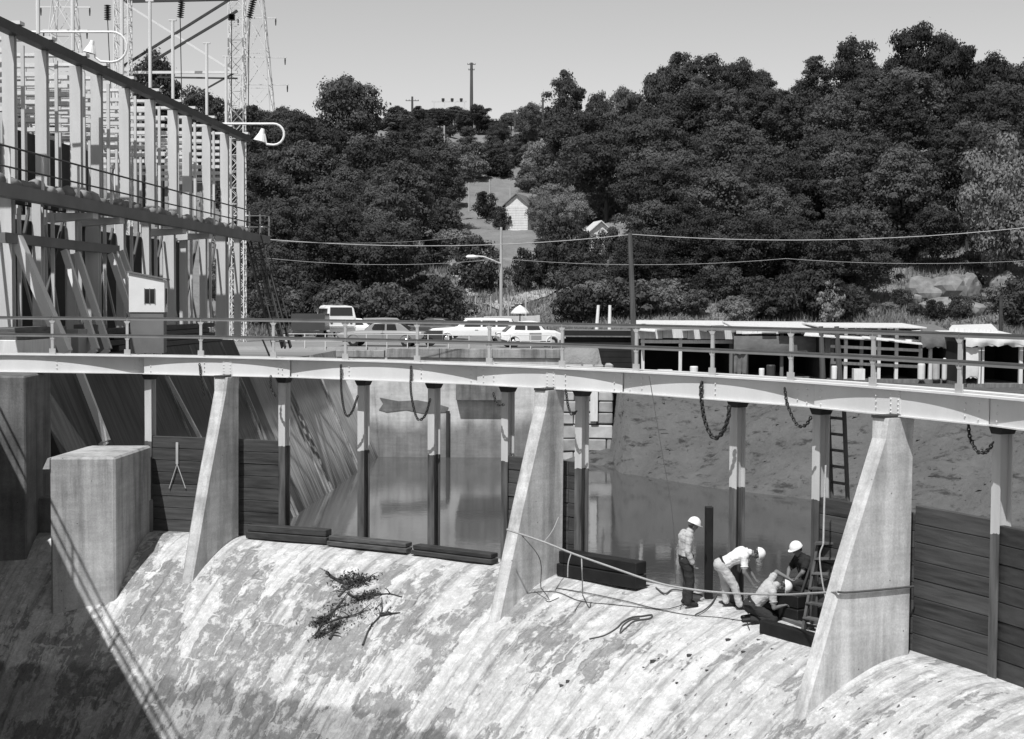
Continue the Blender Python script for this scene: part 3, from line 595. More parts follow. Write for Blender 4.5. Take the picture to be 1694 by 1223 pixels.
# hut
c0=lat(-14.6,-14.6*-2407/(985-234),.0); o=thing('control_hut','small white control hut with lean-to roof and dark window under the gantry','hut',c0-Vector((0,0,.3)))
ax=Vector((.93,.12,0)); y_=Vector((-ax.y,ax.x,0)).normalized(); ax=ax.normalized(); wx,wy=1.12,1.0; z=Vector((0,0,1))
q=[c0-ax*wx/2-y_*wy/2,c0+ax*wx/2-y_*wy/2,c0+ax*wx/2+y_*wy/2,c0-ax*wx/2+y_*wy/2]; tt=[2.3,2.06,2.06,2.3]; 
MB().hexa([c0+(k-c0)*.94-z*.3 for k in q]+[c0+(k-c0)*.94+z*1.02 for k in q]).build('pedestal','fascia',o)
MB().hexa([k+z*1.03 for k in q]+[k+z*h for k,h in zip(q,tt)]).build('wall','white',o)
q2=[k+(k-c0)*.12+z*(h+.01) for k,h in zip(q,tt)]; MB().hexa(q2+[k+z*.05 for k in q2]).build('roof','fascia',o)
w0=c0-y_*(wy/2+.006)+ax*.1+z*1.32; wn_=MB().beam(w0,w0+z*.46,.3,.02,up=y_).build('window','glass',o); ORG[wn_.name]=ORG[o.name]
for dx in (-.16,0,.16): MB().beam(w0+ax*dx-y_*.012-z*.02,w0+ax*dx-y_*.012+z*.48,.025,.02,up=y_).build('frame','fascia',wn_)
w0=c0+ax*(wx/2+.006)+z*1.2; MB().beam(w0,w0+z*.6,.4,.02,up=ax).build('window','glass',o)
# clutter on the intake deck
def atop(x,Y,z): p=aty(x,500,Y); return Vector((p.x,p.y,z))
def lbox(l,d,sl,sd,z0,z1,nm,mat,label,cat):
    b=MB(); b.beam(lat(l,d-sd/2,(z0+z1)/2),lat(l,d+sd/2,(z0+z1)/2),sl,z1-z0); return solo(b,nm,mat,label,cat,bevel=.02)
o=lbox(-16.5,41.6,1.2,3.4,-.29,.28,'barrier_block','white_wood','low pale timber barrier at the left end of the intake deck','barrier'); lbox(-16.5,41.6,1.0,3.2,.285,.62,'deck_beam','timber_worn','worn beam lying on the pale timber barrier','beam')
lbox(-16.4,44.6,.9,1.0,-.29,.5,'machine_box','grey_paint','grey machine box on the intake deck behind the raking struts','box'); lbox(-16.4,46.4,.8,.9,-.29,.62,'machine_box','fascia','dark machine box on the intake deck beside the hut','box')
random.seed(5)
for k in range(4):
    for m_ in range(3-k//2):
        z0=-.28+k*.19; a_=lat(-15.95-m_*.3-.05*k,47.5+random.uniform(-.8,.5),z0+.09); c2=lat(-15.95-m_*.3-.05*k,60.5+random.uniform(-2,1),z0+.09)
        solo(MB().beam(a_,c2,.26,.175),'stacked_timber','timber','dark timber in the long stack on the intake deck edge','timber','timbers stacked on the intake deck',bevel=.01)
# steep stairs at the far end of the gantry
def stair(xa,ya,xb,yb,Ya,Yb,w,label):
    a,c2=aty(xa,ya,Ya),aty(xb,yb,Yb); o=thing('steel_stair',label,'stair',c2); d=(c2-a); hw=Vector((1,0,0))*w/2
    for s_ in (-1,1): MB().beam(a+hw*s_,c2+hw*s_,.06,.2).build('stringer','dark_steel',o)
    for k in range(1,18):
        p=a+d*k/18; MB().beam(p-hw,p+hw,.2,.04).build('tread','dark_steel',o)
    for s_ in (-1,1): MB().tube([a+hw*s_+Vector((0,-.1,.9)),c2+hw*s_+Vector((0,-.1,.9))],.03,6).build('handrail','dark_steel',o)
stair(418,402,462,575,70,66,.55,'steep dark steel stair dropping from the far end of the gantry walkway')
stair(438,440,474,575,72,70,.4,'narrow dark steel ladder stair beside the gantry stair')
# ================================================================== far wall, stone pier
YW=85.; xl,xr=aty(556,600,YW).x,aty(927,600,YW).x; zt=aty(750,577,YW).z
b=MB(); b.hexa([Vector(v) for v in ((xl,YW,-9.6),(xr,YW,-9.6),(xr,YW+1,-9.6),(xl,YW+1,-9.6),(xl,YW,zt-.55),(xr,YW,zt-.55),(xr,YW+1,zt-.55),(xl,YW+1,zt-.55))])
WL=thing('retaining_wall','pale concrete retaining wall standing in the water below the parked cars','wall',((xl+xr)/2,YW,-9.6)); b.build('wall_face','conc_wall',WL)
x0=aty(640,577,YW).x; k=0
while x0<xr-.3:
    x1=min(xr,x0+3.1); MB().hexa([Vector(v) for v in ((x0,YW-.14,zt-.545),(x1-.02,YW-.14,zt-.545),(x1-.02,YW+.6,zt-.545),(x0,YW+.6,zt-.545),(x0,YW-.14,zt),(x1-.02,YW-.14,zt),(x1-.02,YW+.6,zt),(x0,YW+.6,zt))]).build('coping_slab','conc_parapet',WL,bevel=.03); x0=x1
MB().hexa([Vector(v) for v in ((xl,YW-.1,zt-.54),(aty(636,577,YW).x,YW-.1,zt-.54),(aty(636,577,YW).x,YW+.6,zt-.54),(xl,YW+.6,zt-.54),(xl,YW-.1,zt-.12),(aty(636,577,YW).x,YW-.1,zt-.12),(aty(636,577,YW).x,YW+.6,zt-.12),(xl,YW+.6,zt-.12))]).build('coping_slab','conc_parapet',WL,bevel=.03)
# spalled recess and a dark box standing in for a rectangular shadow on the wall
q=[aty(x,y,YW-.01) for x,y in ((628,658),(660,664),(690,662),(722,668),(742,674),(738,682),(700,684),(672,678),(640,682),(627,678),(634,668))]
MB().prism(q,Vector((0,-.03,0))).build('spalled_patch','conc_left',WL)
a=aty(755,632,YW); c2=aty(838,661,YW); MB().hexa([Vector(v) for v in ((a.x,YW-.7,c2.z),(c2.x,YW-.7,c2.z),(c2.x,YW,c2.z),(a.x,YW,c2.z),(a.x,YW-.7,a.z+.6),(c2.x,YW-.7,a.z+.6),(c2.x,YW,a.z+.6),(a.x,YW,a.z+.6))]).build('shadow_box','conc_left',WL)
p=aty(741,680,YW-.12); MB().tube([p,Vector((p.x,p.y,-8.2))],.11,8).build('drain_pipe','dark_steel',WL)
p=atz(675,752,WZ); solo(MB().loft([[p+Vector((math.cos(a)*r,math.sin(a)*r,z)) for a in np.linspace(0,6.28,9)[:-1]] for r,z in ((.62,-.3),(.5,.25),(.22,.7),(.14,1.3),(.03,1.55))]),'debris_stump','driftwood','dark pointed stump sticking out of the water by the retaining wall','stump')
xa,xb=aty(929,600,83.6).x,aty(1015,600,83.6).x; Yp=83.6
SP=thing('stone_pier','stone pier of rough pale blocks at the end of the retaining wall','pier',((xa+xb)/2,Yp,-9))
MB().hexa([Vector(v) for v in ((xa+.06,Yp+.10,-9.3),(xb-.06,Yp+.10,-9.3),(xb-.06,Yp+3,-9.3),(xa+.06,Yp+3,-9.3),(xa+.06,Yp+.1,-2.65),(xb-.06,Yp+.1,-2.65),(xb-.06,Yp+3,-2.65),(xa+.06,Yp+3,-2.65))]).build('core','mortar',SP)
z=-8.6; rown=0
while z<-2.7:
    h=random.uniform(.55,.95); x=xa; rown+=1
    while x<xb-.05:
        w_=random.uniform(.55,1.5); w_=w_ if xb-x-w_>.35 else xb-x
        bm=MB(); f=random.uniform(-.07,.05); j=lambda: random.uniform(-.03,.03)
        bm.hexa([Vector((x+.03+j(),Yp+f+j(),z+.03+j())),Vector((x+w_-.03+j(),Yp+f+j(),z+.03+j())),Vector((x+w_-.03,Yp+.4,z+.03)),Vector((x+.03,Yp+.4,z+.03)),Vector((x+.03+j(),Yp+f+j(),z+h-.03+j())),Vector((x+w_-.03+j(),Yp+f+j(),z+h-.03+j())),Vector((x+w_-.03,Yp+.4,z+h-.03)),Vector((x+.03,Yp+.4,z+h-.03))]).build('stone_block','stone',SP,bevel=.05); x+=w_
    for yy in (1.0,2.1):
        MB().hexa([Vector((xb-.3,Yp+yy-.55,z+.03)),Vector((xb+random.uniform(0,.06),Yp+yy-.5,z+.03)),Vector((xb+random.uniform(0,.06),Yp+yy+.45,z+.03)),Vector((xb-.3,Yp+yy+.45,z+.03)),Vector((xb-.3,Yp+yy-.55,z+h-.03)),Vector((xb+.02,Yp+yy-.5,z+h-.03)),Vector((xb+.02,Yp+yy+.45,z+h-.03)),Vector((xb-.3,Yp+yy+.45,z+h-.03))]).build('stone_block','stone',SP,bevel=.05)
    z+=h
xt=aty(983,600,Yp).x; b=MB(); b.beam((xt,Yp-.16,-5.4),(xt,Yp-.16,-2.5),.42,.12,up=(0,1,0)); solo(b,'guide_timber','white_wood','pale upright guide timber fixed on the stone pier face','timber')
# ================================================================== boathouses and sheds on the bank
V=Vector
def bx(x0,x1,y0,y1,z0,z1): return MB().hexa([V((x0,y0,z0)),V((x1,y0,z0)),V((x1,y1,z0)),V((x0,y1,z0)),V((x0,y0,z1)),V((x1,y0,z1)),V((x1,y1,z1)),V((x0,y1,z1))])
def shed(px0,px1,yt,Y,label,posts,fascia,mroof='tin_white',dep=5.,zb=-2.95,extra=None,slope=.25):
    x0,x1=aty(px0,yt,Y).x,aty(px1,yt,Y).x; zt=aty((px0+px1)/2,yt,Y).z; o=thing('boat_shed',label,'shed',((x0+x1)/2,Y,zb))
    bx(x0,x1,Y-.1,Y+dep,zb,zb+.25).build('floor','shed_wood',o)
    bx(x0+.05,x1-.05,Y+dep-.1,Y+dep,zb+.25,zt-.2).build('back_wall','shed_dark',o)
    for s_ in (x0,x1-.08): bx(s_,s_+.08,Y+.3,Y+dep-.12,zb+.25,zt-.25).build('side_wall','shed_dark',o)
    q=[V((x0-.2,Y-.35,zt-.06)),V((x1+.2,Y-.35,zt-.06)),V((x1+.2,Y+dep+.2,zt+slope)),V((x0-.2,Y+dep+.2,zt+slope))]
    MB().hexa(q+[k+V((0,0,.06)) for k in q]).build('roof',mroof,o)
    if fascia: 
        n=max(1,int((x1-x0)/1.1)); 
        for k in range(n):
            a=x0-.2+(x1-x0+.4)*k/n; b_=x0-.2+(x1-x0+.4)*(k+1)/n; bx(a+.01,b_-.01,Y-.4+random.uniform(-.015,.015),Y-.36,zt-fascia+random.uniform(-.05,.05),zt-.05).build('fascia_sheet',mroof,o)
    for p in posts:
        xx=aty(p,yt,Y).x; bx(xx-.09,xx+.09,Y-.02,Y+.16,zb+.25,zt-.07).build('post','white_wood' if random.random()<.6 else 'shed_wood',o)
    return o,x0,x1,zt
o,x0,x1,zt=shed(930,1052,556,90,'low dark boat shed with closed board front behind the white small sedan',(),0,'shed_wood',zb=-2.9)
for k in range(7): bx(x0,x1,89.85,89.95,-2.6+k*.33,-2.6+k*.33+.31).build('board','shed_dark',o)
o,x0,x1,zt=shed(1060,1212,541,84,'open boat shed with white sheet metal roof edge and dark bays',(1064,1126,1210),.66)
bx(x0,x1,83.9,84,zt-.95,zt-.75).build('lintel','white_wood',o)
o,x0,x1,zt=shed(1222,1352,543,82,'boat shed with ragged canvas awning hanging over its front',(1170+66,1294,1352),.3)
def drape(xa,xb,ya,yb,Y,name,mat,par,wav=.06,n=14,label=None):
    b=MB(); 
    for s_ in (0,.03):
        for i in range(n+1):
            t=i/n; x=xa+(xb-xa)*t
            for k in range(5):
                u=k/4; p=aty(x,ya+(yb-ya)*u+ (random.uniform(-3,3) if k==4 else 0),Y); b.v.append((p.x,p.y+s_+math.sin(t*17+u*3)*wav*u-.25*u*(1-u),p.z))
    m_=(n+1)*5
    for s_ in (0,1):
        for i in range(n):
            for k in range(4): a=s_*m_+i*5+k; b.f.append((a,a+5,a+6,a+1))
    return b.build(name,mat,par,smooth=True)
drape(1214,1352,556,584,81.55,'awning','canvas',o); drape(1214,1236,556,618,81.7,'canvas_flap','canvas',o)
for a,b_ in ((1352,1360),(1364,1374)): drape(a,b_,558,588,81.6,'hanging_cloth','canvas_white',o,n=5)
o,x0,x1,zt=shed(1360,1524,541,80,'open plank shed with white sheets on the roof and rows of rails',(1378,1400,1426,1455,1484,1524),0,slope=.1,dep=4.5)
for k,y in enumerate((558,573,586,600)):
    a,b_=aty(1374,y,79.95),aty(1524,y+7,79.95); MB().beam(a,b_,.06,.16).build('rail_board','white_wood' if k<3 else 'shed_wood',o)
for (a,b_,y0,y1) in ((1330,1430,540,562),(1425,1480,543,566),(1470,1526,545,571)):
    q=[aty(a,y1-6,79.3),aty(b_,y1,79.3),aty(b_-18,y0+2,83.5),aty(a+8,y0,83.5)]; MB().hexa(q+[k+V((0,0,.05)) for k in q]).build('roof_sheet','tin_white',o)
o,x0,x1,zt=shed(1526,1584,556,80,'dark tarpaulin shelter with a sagging canvas roof between two sheds',(1540,1566),0,'canvas',slope=.5)
drape(1524,1590,552,576,79.5,'tarpaulin','canvas',o)
o,x0,x1,zt=shed(1600,1700,560,76,'boat shed with wavy pale canvas awning and pale post at the right end',(1622,1626,1690),.0)
drape(1598,1720,557,572,75.5,'awning','canvas_white',o,.1); drape(1598,1618,575,625,75.7,'hanging_cloth','canvas_white',o,n=5); drape(1602,1612,575,620,75.9,'hanging_sheet','white_wood',o,n=5)
q=[aty(1570,549,80),aty(1650,551,80),aty(1640,541,84),aty(1575,543,84)]; o=solo(MB().hexa(q+[k+V((0,0,.18)) for k in q]),'roof_panel','tin_white','pale flat roof panel lying on top of the sheds beside a dark pole','roof panel')
def pole(px,yb,yt,Y,r,mat,label,lean=0,arms=(),cat='pole',grp=None):
    a=aty(px,yb,Y); g_=float(gz(a.x,a.y)); a=V((a.x,a.y,min(a.z,g_) if g_>-5 else a.z)); c2=aty(px+lean,yt,Y); o=thing('utility_pole',label,cat,a,grp)
    MB().tube([a-V((0,0,.3)),(a+c2)/2,c2],[r*1.1,r,r*.8],8).build('shaft',mat,o)
    for y,w_ in arms:
        p=aty(px+lean*(yb-y)/(yb-yt),y,Y); MB().beam(p-V((w_/2,.12,0)),p+V((w_/2,-.12,0)),.1,.12).build('crossarm',mat,o)
        for s_ in (-.9,-.45,.45,.9): q=p+V((s_*w_/2,-.12,.06)); MB().tube([q,q+V((0,0,.1)),q+V((0,0,.2))],[.035,.06,.03],6).build('insulator','insulator',o)
    return o
pole(1052,560,385,83,.16,'pole_wood','dark leaning wooden pole rising behind the footbridge beside the boat shed',-10)
pole(1390,636,540,79.4,.16,'pole_wood','rough wooden mooring post in front of the plank shed',-6); pole(1362,632,540,79.4,.15,'pole_wood','rough wooden post beside the hanging cloths',-4)
pole(1656,560,490,86,.13,'dark_steel','thin dark pole standing behind the right-hand sheds')
for x in (988,1011): pole(x-3,530,505,104,.13,'white','short white marker post standing in the grass',5 if x<1000 else 1,(),'post','white marker posts')
o=pole(829,520,376,118,.13,'pole_pale','pale street lamp pole with a curved arm by the parked cars',0,(),'street lamp')
b=MB(); b.tube([aty(829,437,118),aty(815,431,117),aty(800,425,116.4),aty(786,424,116)],.07,6); b.build('arm','white',o)
p=aty(781,425,116); MB().loft([[p+V((u*1.0-.5,math.cos(a)*w_*.5,math.sin(a)*w_*.35)) for a in np.linspace(0,6.28,9)[:-1]] for u,w_ in ((0,.15),(.2,.42),(.6,.46),(1,.2))]).build('lamp_head','white',o,smooth=True)
# overhead lines
def wire(pts,r,label,mat='paint_rail'):
    q=[]
    for (xa,ya,Ya),(xb,yb,Yb) in zip(pts[:-1],pts[1:]):
        a,c2=aty(xa,ya,Ya),aty(xb,yb,Yb)
        for k in range(12):
            t=k/12; p=a.lerp(c2,t); p.z-=.5*4*t*(1-t); q.append(p)
    q.append(aty(*pts[-1][:2],pts[-1][2])); solo(MB().tube(q,r,5),'overhead_wire',mat,label,'wire')
wire([(440,396,80),(1046,388,83),(1694,377,84),(1900,374,84)],.022,'upper pale overhead wire stretched in front of the wooded hill')
wire([(440,427,110),(829,428,118),(1300,428,118),(1800,424,118)],.015,'lower thin overhead wire at the height of the street lamp')
wire([(440,398,71),(829,380,118),],.012,'thin service wire from the gantry to the street lamp pole')
# ================================================================== vehicles
def car(px,py,Y,L_,W_,H_,ang,mat,label,kind='sedan',door=None):
    # local: x forward, y left, z up; px,py = ground contact centre
    c0=aty(px,py,Y); c0=V((c0.x,c0.y,float(gz(c0.x,c0.y)))); o=thing('parked_car',label,'car',c0,'vehicles parked above the retaining wall'); ca,sa=math.cos(ang),math.sin(ang)
    T=lambda x,y,z: c0+V((x*ca-y*sa,x*sa+y*ca,z))
    h=H_; wb=W_/2
    if kind=='sedan': body=[(-.5,.42,.58,.86),(-.47,.32,.62,.94),(-.25,.3,.64,1),(.1,.3,.63,1),(.3,.3,.62,1),(.46,.32,.56,.95),(.5,.4,.5,.88)]; cab=[(-.34,.62,.60,.80),(-.2,.62,.98,.72),(-.05,.62,1,.72),(.08,.62,.97,.72),(.2,.62,.62,.82)]
    elif kind=='wagon': body=[(-.5,.4,.62,.9),(-.48,.3,.64,.95),(-.2,.3,.64,1),(.2,.3,.63,1),(.46,.32,.58,.95),(.5,.4,.52,.88)]; cab=[(-.49,.62,.66,.84),(-.44,.62,.97,.76),(-.1,.62,1,.75),(.08,.62,.98,.74),(.2,.62,.64,.82)]
    elif kind=='beetle': body=[(-.5,.32,.40,.62),(-.42,.26,.56,.86),(-.28,.24,.66,.98),(0,.24,.64,1),(.2,.24,.66,1),(.36,.26,.64,.95),(.46,.28,.54,.84),(.5,.32,.42,.66)]; cab=[(-.42,.5,.56,.66),(-.3,.5,.82,.7),(-.15,.55,.97,.7),(0,.55,1,.7),(.1,.55,.96,.7),(.2,.6,.66,.74)]
    else: body=[(-.5,.36,.6,.94),(-.49,.24,.62,.97),(0,.22,.62,1),(.4,.24,.60,1),(.49,.28,.56,.95),(.5,.34,.5,.9)]; cab=[(-.495,.6,.66,.92),(-.47,.6,.97,.86),(0,.6,1,.86),(.2,.6,.98,.86),(.3,.6,.62,.9)]
    def sect(x,zl,zh,wf,rd=.14):
        q=[]; w_=wb*wf
        for (yy,zz) in ((-1,.0),(-1,.55),(-.985,.8),(-.9,1),(.9,1),(.985,.8),(1,.55),(1,0)): q.append(T(x*L_,yy*w_,(zl+(zh-zl)*zz)*h))
        return q
    bd=MB().loft([sect(*s_) for s_ in body]).build('body',mat,o,smooth=False,bevel=.02)
    def csec(x,zl,zh,wf):
        q=[]
        for (yy,zz) in ((-1.12,0),(-1.0,.85),(-.86,1),(.86,1),(1.0,.85),(1.12,0)): q.append(T(x*L_,yy*wb*wf,(zl+(zh-zl)*zz)*h))
        return q
    MB().loft([csec(*s_) for s_ in cab]).build('cabin',mat,o,bevel=.015)
    x0=cab[1][0]*L_; x1=cab[-2][0]*L_; n=3 if kind in('wagon','van') else 2; zl=.655*h; zh=.9*h
    for s_ in (-1,1):
        for k in range(n):
            a=x0+(x1-x0)*k/n+.07; b_=x0+(x1-x0)*(k+1)/n-.05; wy0=wb*cab[2][3]*1.09*s_; wy1=wb*cab[2][3]*1.025*s_
            e=.22*L_*.1 if k==n-1 else 0
            q=[T(a,wy0,zl),T(b_+e*2,wy0,zl),T(b_,wy1,zh),T(a+(.1 if k==0 else 0),wy1,zh)]; nn=T(0,s_,0)-c0
            MB().hexa([v+nn*.0 for v in q]+[v+nn*.02 for v in q]).build('side_window','glass',o)
    for (sa_,sb_,nm) in ((cab[-2],cab[-1],'windscreen'),(cab[1],cab[0],'rear_window')):
        q=[]
        for u,ww in ((.12,.95),(.86,1.0)):
            xx=(sa_[0]+(sb_[0]-sa_[0])*u)*L_; top=sa_[2]+(sb_[2]-sa_[2])*u; wf=(sa_[3]+(sb_[3]-sa_[3])*u)*.84; q.append((xx,wb*wf,top*h))
        d=1 if nm=='windscreen' else -1
        p=[T(q[0][0]+d*.02,-q[0][1],q[0][2]+.0),T(q[0][0]+d*.02,q[0][1],q[0][2]),T(q[1][0]+d*.02,q[1][1],q[1][2]),T(q[1][0]+d*.02,-q[1][1],q[1][2])]
        MB().hexa(p+[v+(T(d*.02,0,.015)-c0) for v in p]).build(nm,'glass',o)
    wr=.33 if kind!='beetle' else .32
    for fx in (-.30,.31):
        for s_ in (-1,1):
            cc=T(fx*L_,s_*(wb-.12),wr); ax=(T(0,1,0)-c0)
            t=MB().tube([cc-ax*.10,cc-ax*.09,cc+ax*.09,cc+ax*.10],[wr*.9,wr,wr,wr*.9],18).build('wheel','tyre',o); ORG[t.name]=c0
            MB().tube([cc+ax*s_*.095,cc+ax*s_*.115,cc+ax*s_*.12],[wr*.55,wr*.45,.05],14).build('hub_cap','chrome',t)
            # wheel arch lip
            MB().tube([T(fx*L_+math.cos(a)*wr*1.22,s_*(wb+.0),wr+math.sin(a)*wr*1.22) for a in np.linspace(.1,3.04,9)],.03,5).build('arch_trim',mat,o)
    for fx,s2 in ((body[-1][0],1),(body[0][0],-1)):
        MB().beam(T(fx*L_+.06*s2,-wb*.85,.38*h),T(fx*L_+.06*s2,wb*.85,.38*h),.1,.12).build('bumper','chrome',o)
        for s_ in (-1,1):
            cc=T(fx*L_,s_*wb*.66,.5*h); dd=(T(s2,0,0)-c0); MB().tube([cc,cc+dd*.03],[.1,.09],10).build('headlight' if s2>0 else 'tail_light','chrome' if s2>0 else 'car_dark',o)
    for s_ in (-1,1):
        if door:
            q=[T(-.06*L_,s_*(wb+.004),.3*h),T(.13*L_,s_*(wb+.004),.3*h),T(.13*L_,s_*(wb+.004),.56*h),T(-.06*L_,s_*(wb+.004),.56*h)]; nn=T(0,s_*.012,0)-c0
            MB().hexa(q+[v+nn for v in q]).build('door',door,o)
        MB().beam(T(-.05*L_,s_*(wb+.015),.54*h),T(-.01*L_,s_*(wb+.015),.54*h),.02,.03).build('door_handle','chrome',o)
    return o
car(634,578,88.2,5.3,1.95,1.5,math.pi-.12,'car_grey','long grey hardtop sedan parked along the retaining wall')
car(876,580,87.6,3.9,1.65,1.6,.25,'car_white','small rounded white sedan with a grey door parked on the wall','beetle','grey_paint')
car(782,560,95,5.6,2.0,1.68,math.pi+.10,'car_white','long white station wagon parked behind the small rounded sedan','wagon')
car(553,557,104,5.0,2.1,2.45,math.pi/2+.32,'car_white','tall boxy white van seen from behind','van')
car(648,540,112,4.9,1.9,1.5,.15,'car_grey','grey station wagon parked uphill behind the hardtop sedan','wagon')
car(716,548,107,4.8,1.85,1.5,math.pi-.2,'car_dark','dark sedan parked between the grey wagon and the white wagon')
car(590,548,109,4.7,1.85,1.5,.1,'car_white','pale sedan parked between the white van and the grey wagon')
car(690,536,118,4.6,1.8,1.5,math.pi+.3,'grey_paint','light grey sedan at the top of the parking area near the grass')
# boat, umbrella, trailers
c0=aty(848,545,102); c0.z=float(gz(c0.x,c0.y)); o=thing('boat_on_trailer','white open boat resting on a trailer behind the parked cars','boat',c0)
secs=[]
for u,w_,k in ((0,.75,.15),(.3,.85,.1),(.7,.7,.08),(.9,.35,.0),(1,.04,-.1)):
    x=-2+u*3.9; secs.append([c0+V((x,-w_,1.75-k*.5)),c0+V((x,-w_*.7,1.05)),c0+V((x,0,.9-k)),c0+V((x,w_*.7,1.05)),c0+V((x,w_,1.75-k*.5))])
MB().loft(secs).build('hull','car_white',o)
MB().beam(c0+V((-2.2,0,.75)),c0+V((2.6,0,.6)),.2,.14).build('trailer_beam','dark_steel',o)
for s_ in (-.8,.8):
    cc=c0+V((-.4,s_,.3)); MB().tube([cc-V((0,.1,0)),cc+V((0,.1,0))],.3,14).build('wheel','tyre',o)
    MB().beam(c0+V((-.4,s_,.3)),c0+V((-.4,s_*.6,1.0)),.1,.1).build('cradle','dark_steel',o)
c0=aty(860,548,94); c0.z=float(gz(c0.x,c0.y)); o=thing('garden_umbrella','white open garden umbrella standing among the parked cars','umbrella',c0); zt=aty(860,506,94).z; hh=zt-c0.z
MB().tube([c0,c0+V((0,0,hh))],.04,6).build('pole','dark_steel',o)
MB().loft([[c0+V((math.cos(a)*r,math.sin(a)*r,z)) for a in np.linspace(0,6.28,9)[:-1]] for r,z in ((.6,hh-.5),(.58,hh-.42),(.34,hh-.15),(.03,hh+.05))]).build('canopy','canvas_white',o)
c0=aty(712,576,88.6); c0.z=float(gz(c0.x,c0.y)); o=thing('utility_trailer','small dark utility trailer behind the grey hardtop sedan','trailer',c0)
bx(c0.x-.9,c0.x+.75,c0.y-.6,c0.y+.6,c0.z+.35,c0.z+.95).build('box','car_dark',o)
for s_ in (-.68,.68):
    cc=c0+V((0,s_,.28)); MB().tube([cc-V((0,.08,0)),cc+V((0,.08,0))],.28,14).build('wheel','tyre',o)
MB().beam(c0+V((-.9,0,.42)),c0+V((-1.6,0,.42)),.08,.08).build('drawbar','dark_steel',o)
c0=aty(512,560,98); c0.z=float(gz(c0.x,c0.y)); o=thing('stake_truck','dark flatbed truck body standing beside the white van','truck',c0)
bx(c0.x-1.1,c0.x+1.15,c0.y-.9,c0.y+1.6,c0.z+.75,c0.z+1.85).build('bed','car_dark',o); bx(c0.x-1.0,c0.x+1.05,c0.y-.95,c0.y-.91,c0.z+.55,c0.z+.74).build('tailboard','dark_steel',o)
for s_ in (-.8,.85):
    for yy in (-.3,1.2):
        cc=c0+V((s_,yy,.4)); MB().tube([cc-V((.12,0,0)),cc+V((.12,0,0))],.4,16).build('wheel','tyre',o)
# thin pipe fence on the wall top
o=thing('pipe_fence','thin pale pipe fence along the edge above the retaining wall','fence',aty(700,575,85.7))
xs=[aty(x,570,85.7).x for x in range(470,925,34)]; zg=-1.45
for k,x in enumerate(xs): MB().tube([V((x,85.75,zg-.15)),V((x,85.75,zg+.95))],.03,6).build('post','paint',o)
for h in (.5,.92): MB().tube([V((xs[0],85.75,zg+h)),V((xs[-1],85.75,zg+h))],.022,6).build('rail','paint',o)
# ================================================================== hillside houses, towers, boulders
def house(px,pyb,Y,w_,dp,h,label,ang=.35,roof='tin_white'):
    c0=aty(px,pyb,Y); c0.z=min(c0.z,float(gz(c0.x,c0.y))+.5); o=thing('white_house',label,'house',c0); a=V((math.cos(ang),math.sin(ang),0)); b2=V((-a.y,a.x,0)); zz=V((0,0,1))
    f=[c0-a*w_/2-b2*dp/2-zz,c0+a*w_/2-b2*dp/2-zz,c0+a*w_/2-b2*dp/2+zz*h,c0-b2*dp/2+zz*(h+w_*.42),c0-a*w_/2-b2*dp/2+zz*h]
    MB().prism(f,b2*dp).build('wall','white_wood',o)
    for s_ in (-1,1):
        e=c0+a*s_*(w_/2+.35)-b2*(dp/2+.35)+zz*(h-.29); t=c0-b2*(dp/2+.35)+zz*(h+w_*.42+.06); q=[e,t,t+b2*(dp+.7),e+b2*(dp+.7)]
        MB().hexa(q+[k+zz*.12 for k in q]).build('roof',roof,o)
    for k in range(int(h/.32)): MB().beam(c0-a*(w_/2+.0)-b2*(dp/2+.03)+V((0,0,.2+k*.32)),c0+a*(w_/2)-b2*(dp/2+.03)+V((0,0,.2+k*.32)),.04,.28).build('clapboard','white_wood',o)
    return o
house(862,384,190,3.0,5,3.4,'small white gabled house on the hillside above the parked cars',-.25,'fascia')
house(988,402,168,2.3,3,2.2,'small white outbuilding half hidden by trees on the hillside',.2)
def lattice(px,yb,yt,Y,wb,wt,label,mat,ht=None,arms=()):
    a=aty(px,yb,Y); a.z=float(gz(a.x,a.y))-.5; t=aty(px,yt,Y); o=thing('lattice_tower',label,'pylon',a); H_=t.z-a.z
    def corner(k,u):
        s=[(-1,-1),(1,-1),(1,1),(-1,1)][k%4]; w_=(wb+(wt-wb)*u)/2; return a+V((s[0]*w_,s[1]*w_,H_*u))
    r=.07*Y/200
    for k in range(4): MB().beam(corner(k,0),corner(k,1),r*2,r*2).build('leg',mat,o)
    n=max(5,int(H_/((wb+wt)*.55))); b=MB()
    for i in range(n):
        u0,u1=i/n,(i+1)/n
        for k in range(4):
            b.beam(corner(k,u0),corner(k+1,u1),r,r); b.beam(corner(k+1,u0),corner(k,u1),r,r); b.beam(corner(k,u1),corner(k+1,u1),r,r)
    tag(b.build('bracing',mat,o),kind='stuff')
    for y,w_ in arms:
        p=aty(px,y,Y); MB().beam(p-V((w_/2,0,0)),p+V((w_/2,0,0)),.25,.25).build('crossarm',mat,o)
        for s_ in (-1,1):
            q=p+V((s_*w_*.48,0,0)); MB().tube([q,q-V((0,0,.6)),q-V((0,0,1.5))],[.1,.16,.1],6).build('insulator','insulator',o)
    return o
lattice(108,140,-60,260,8,2.4,'white lattice pylon rising behind the near gantry roof','paint',arms=((12,9),(50,8)))
lattice(425,250,-30,300,9,2.0,'tall grey lattice pylon on the ridge beyond the gantry lamp','col_paint',arms=((30,8),(95,12),(140,13)))
lattice(205,330,-40,92,.9,.9,'slim white lattice mast of the switchyard portal nearer the gantry roof','paint')
lattice(393,420,-40,96,.95,.95,'slim white lattice mast at the far side of the switchyard portal','paint')
o=thing('switchyard_portal','pale switchyard portal beams with diagonal braces and dark string insulators','portal',aty(300,420,94))
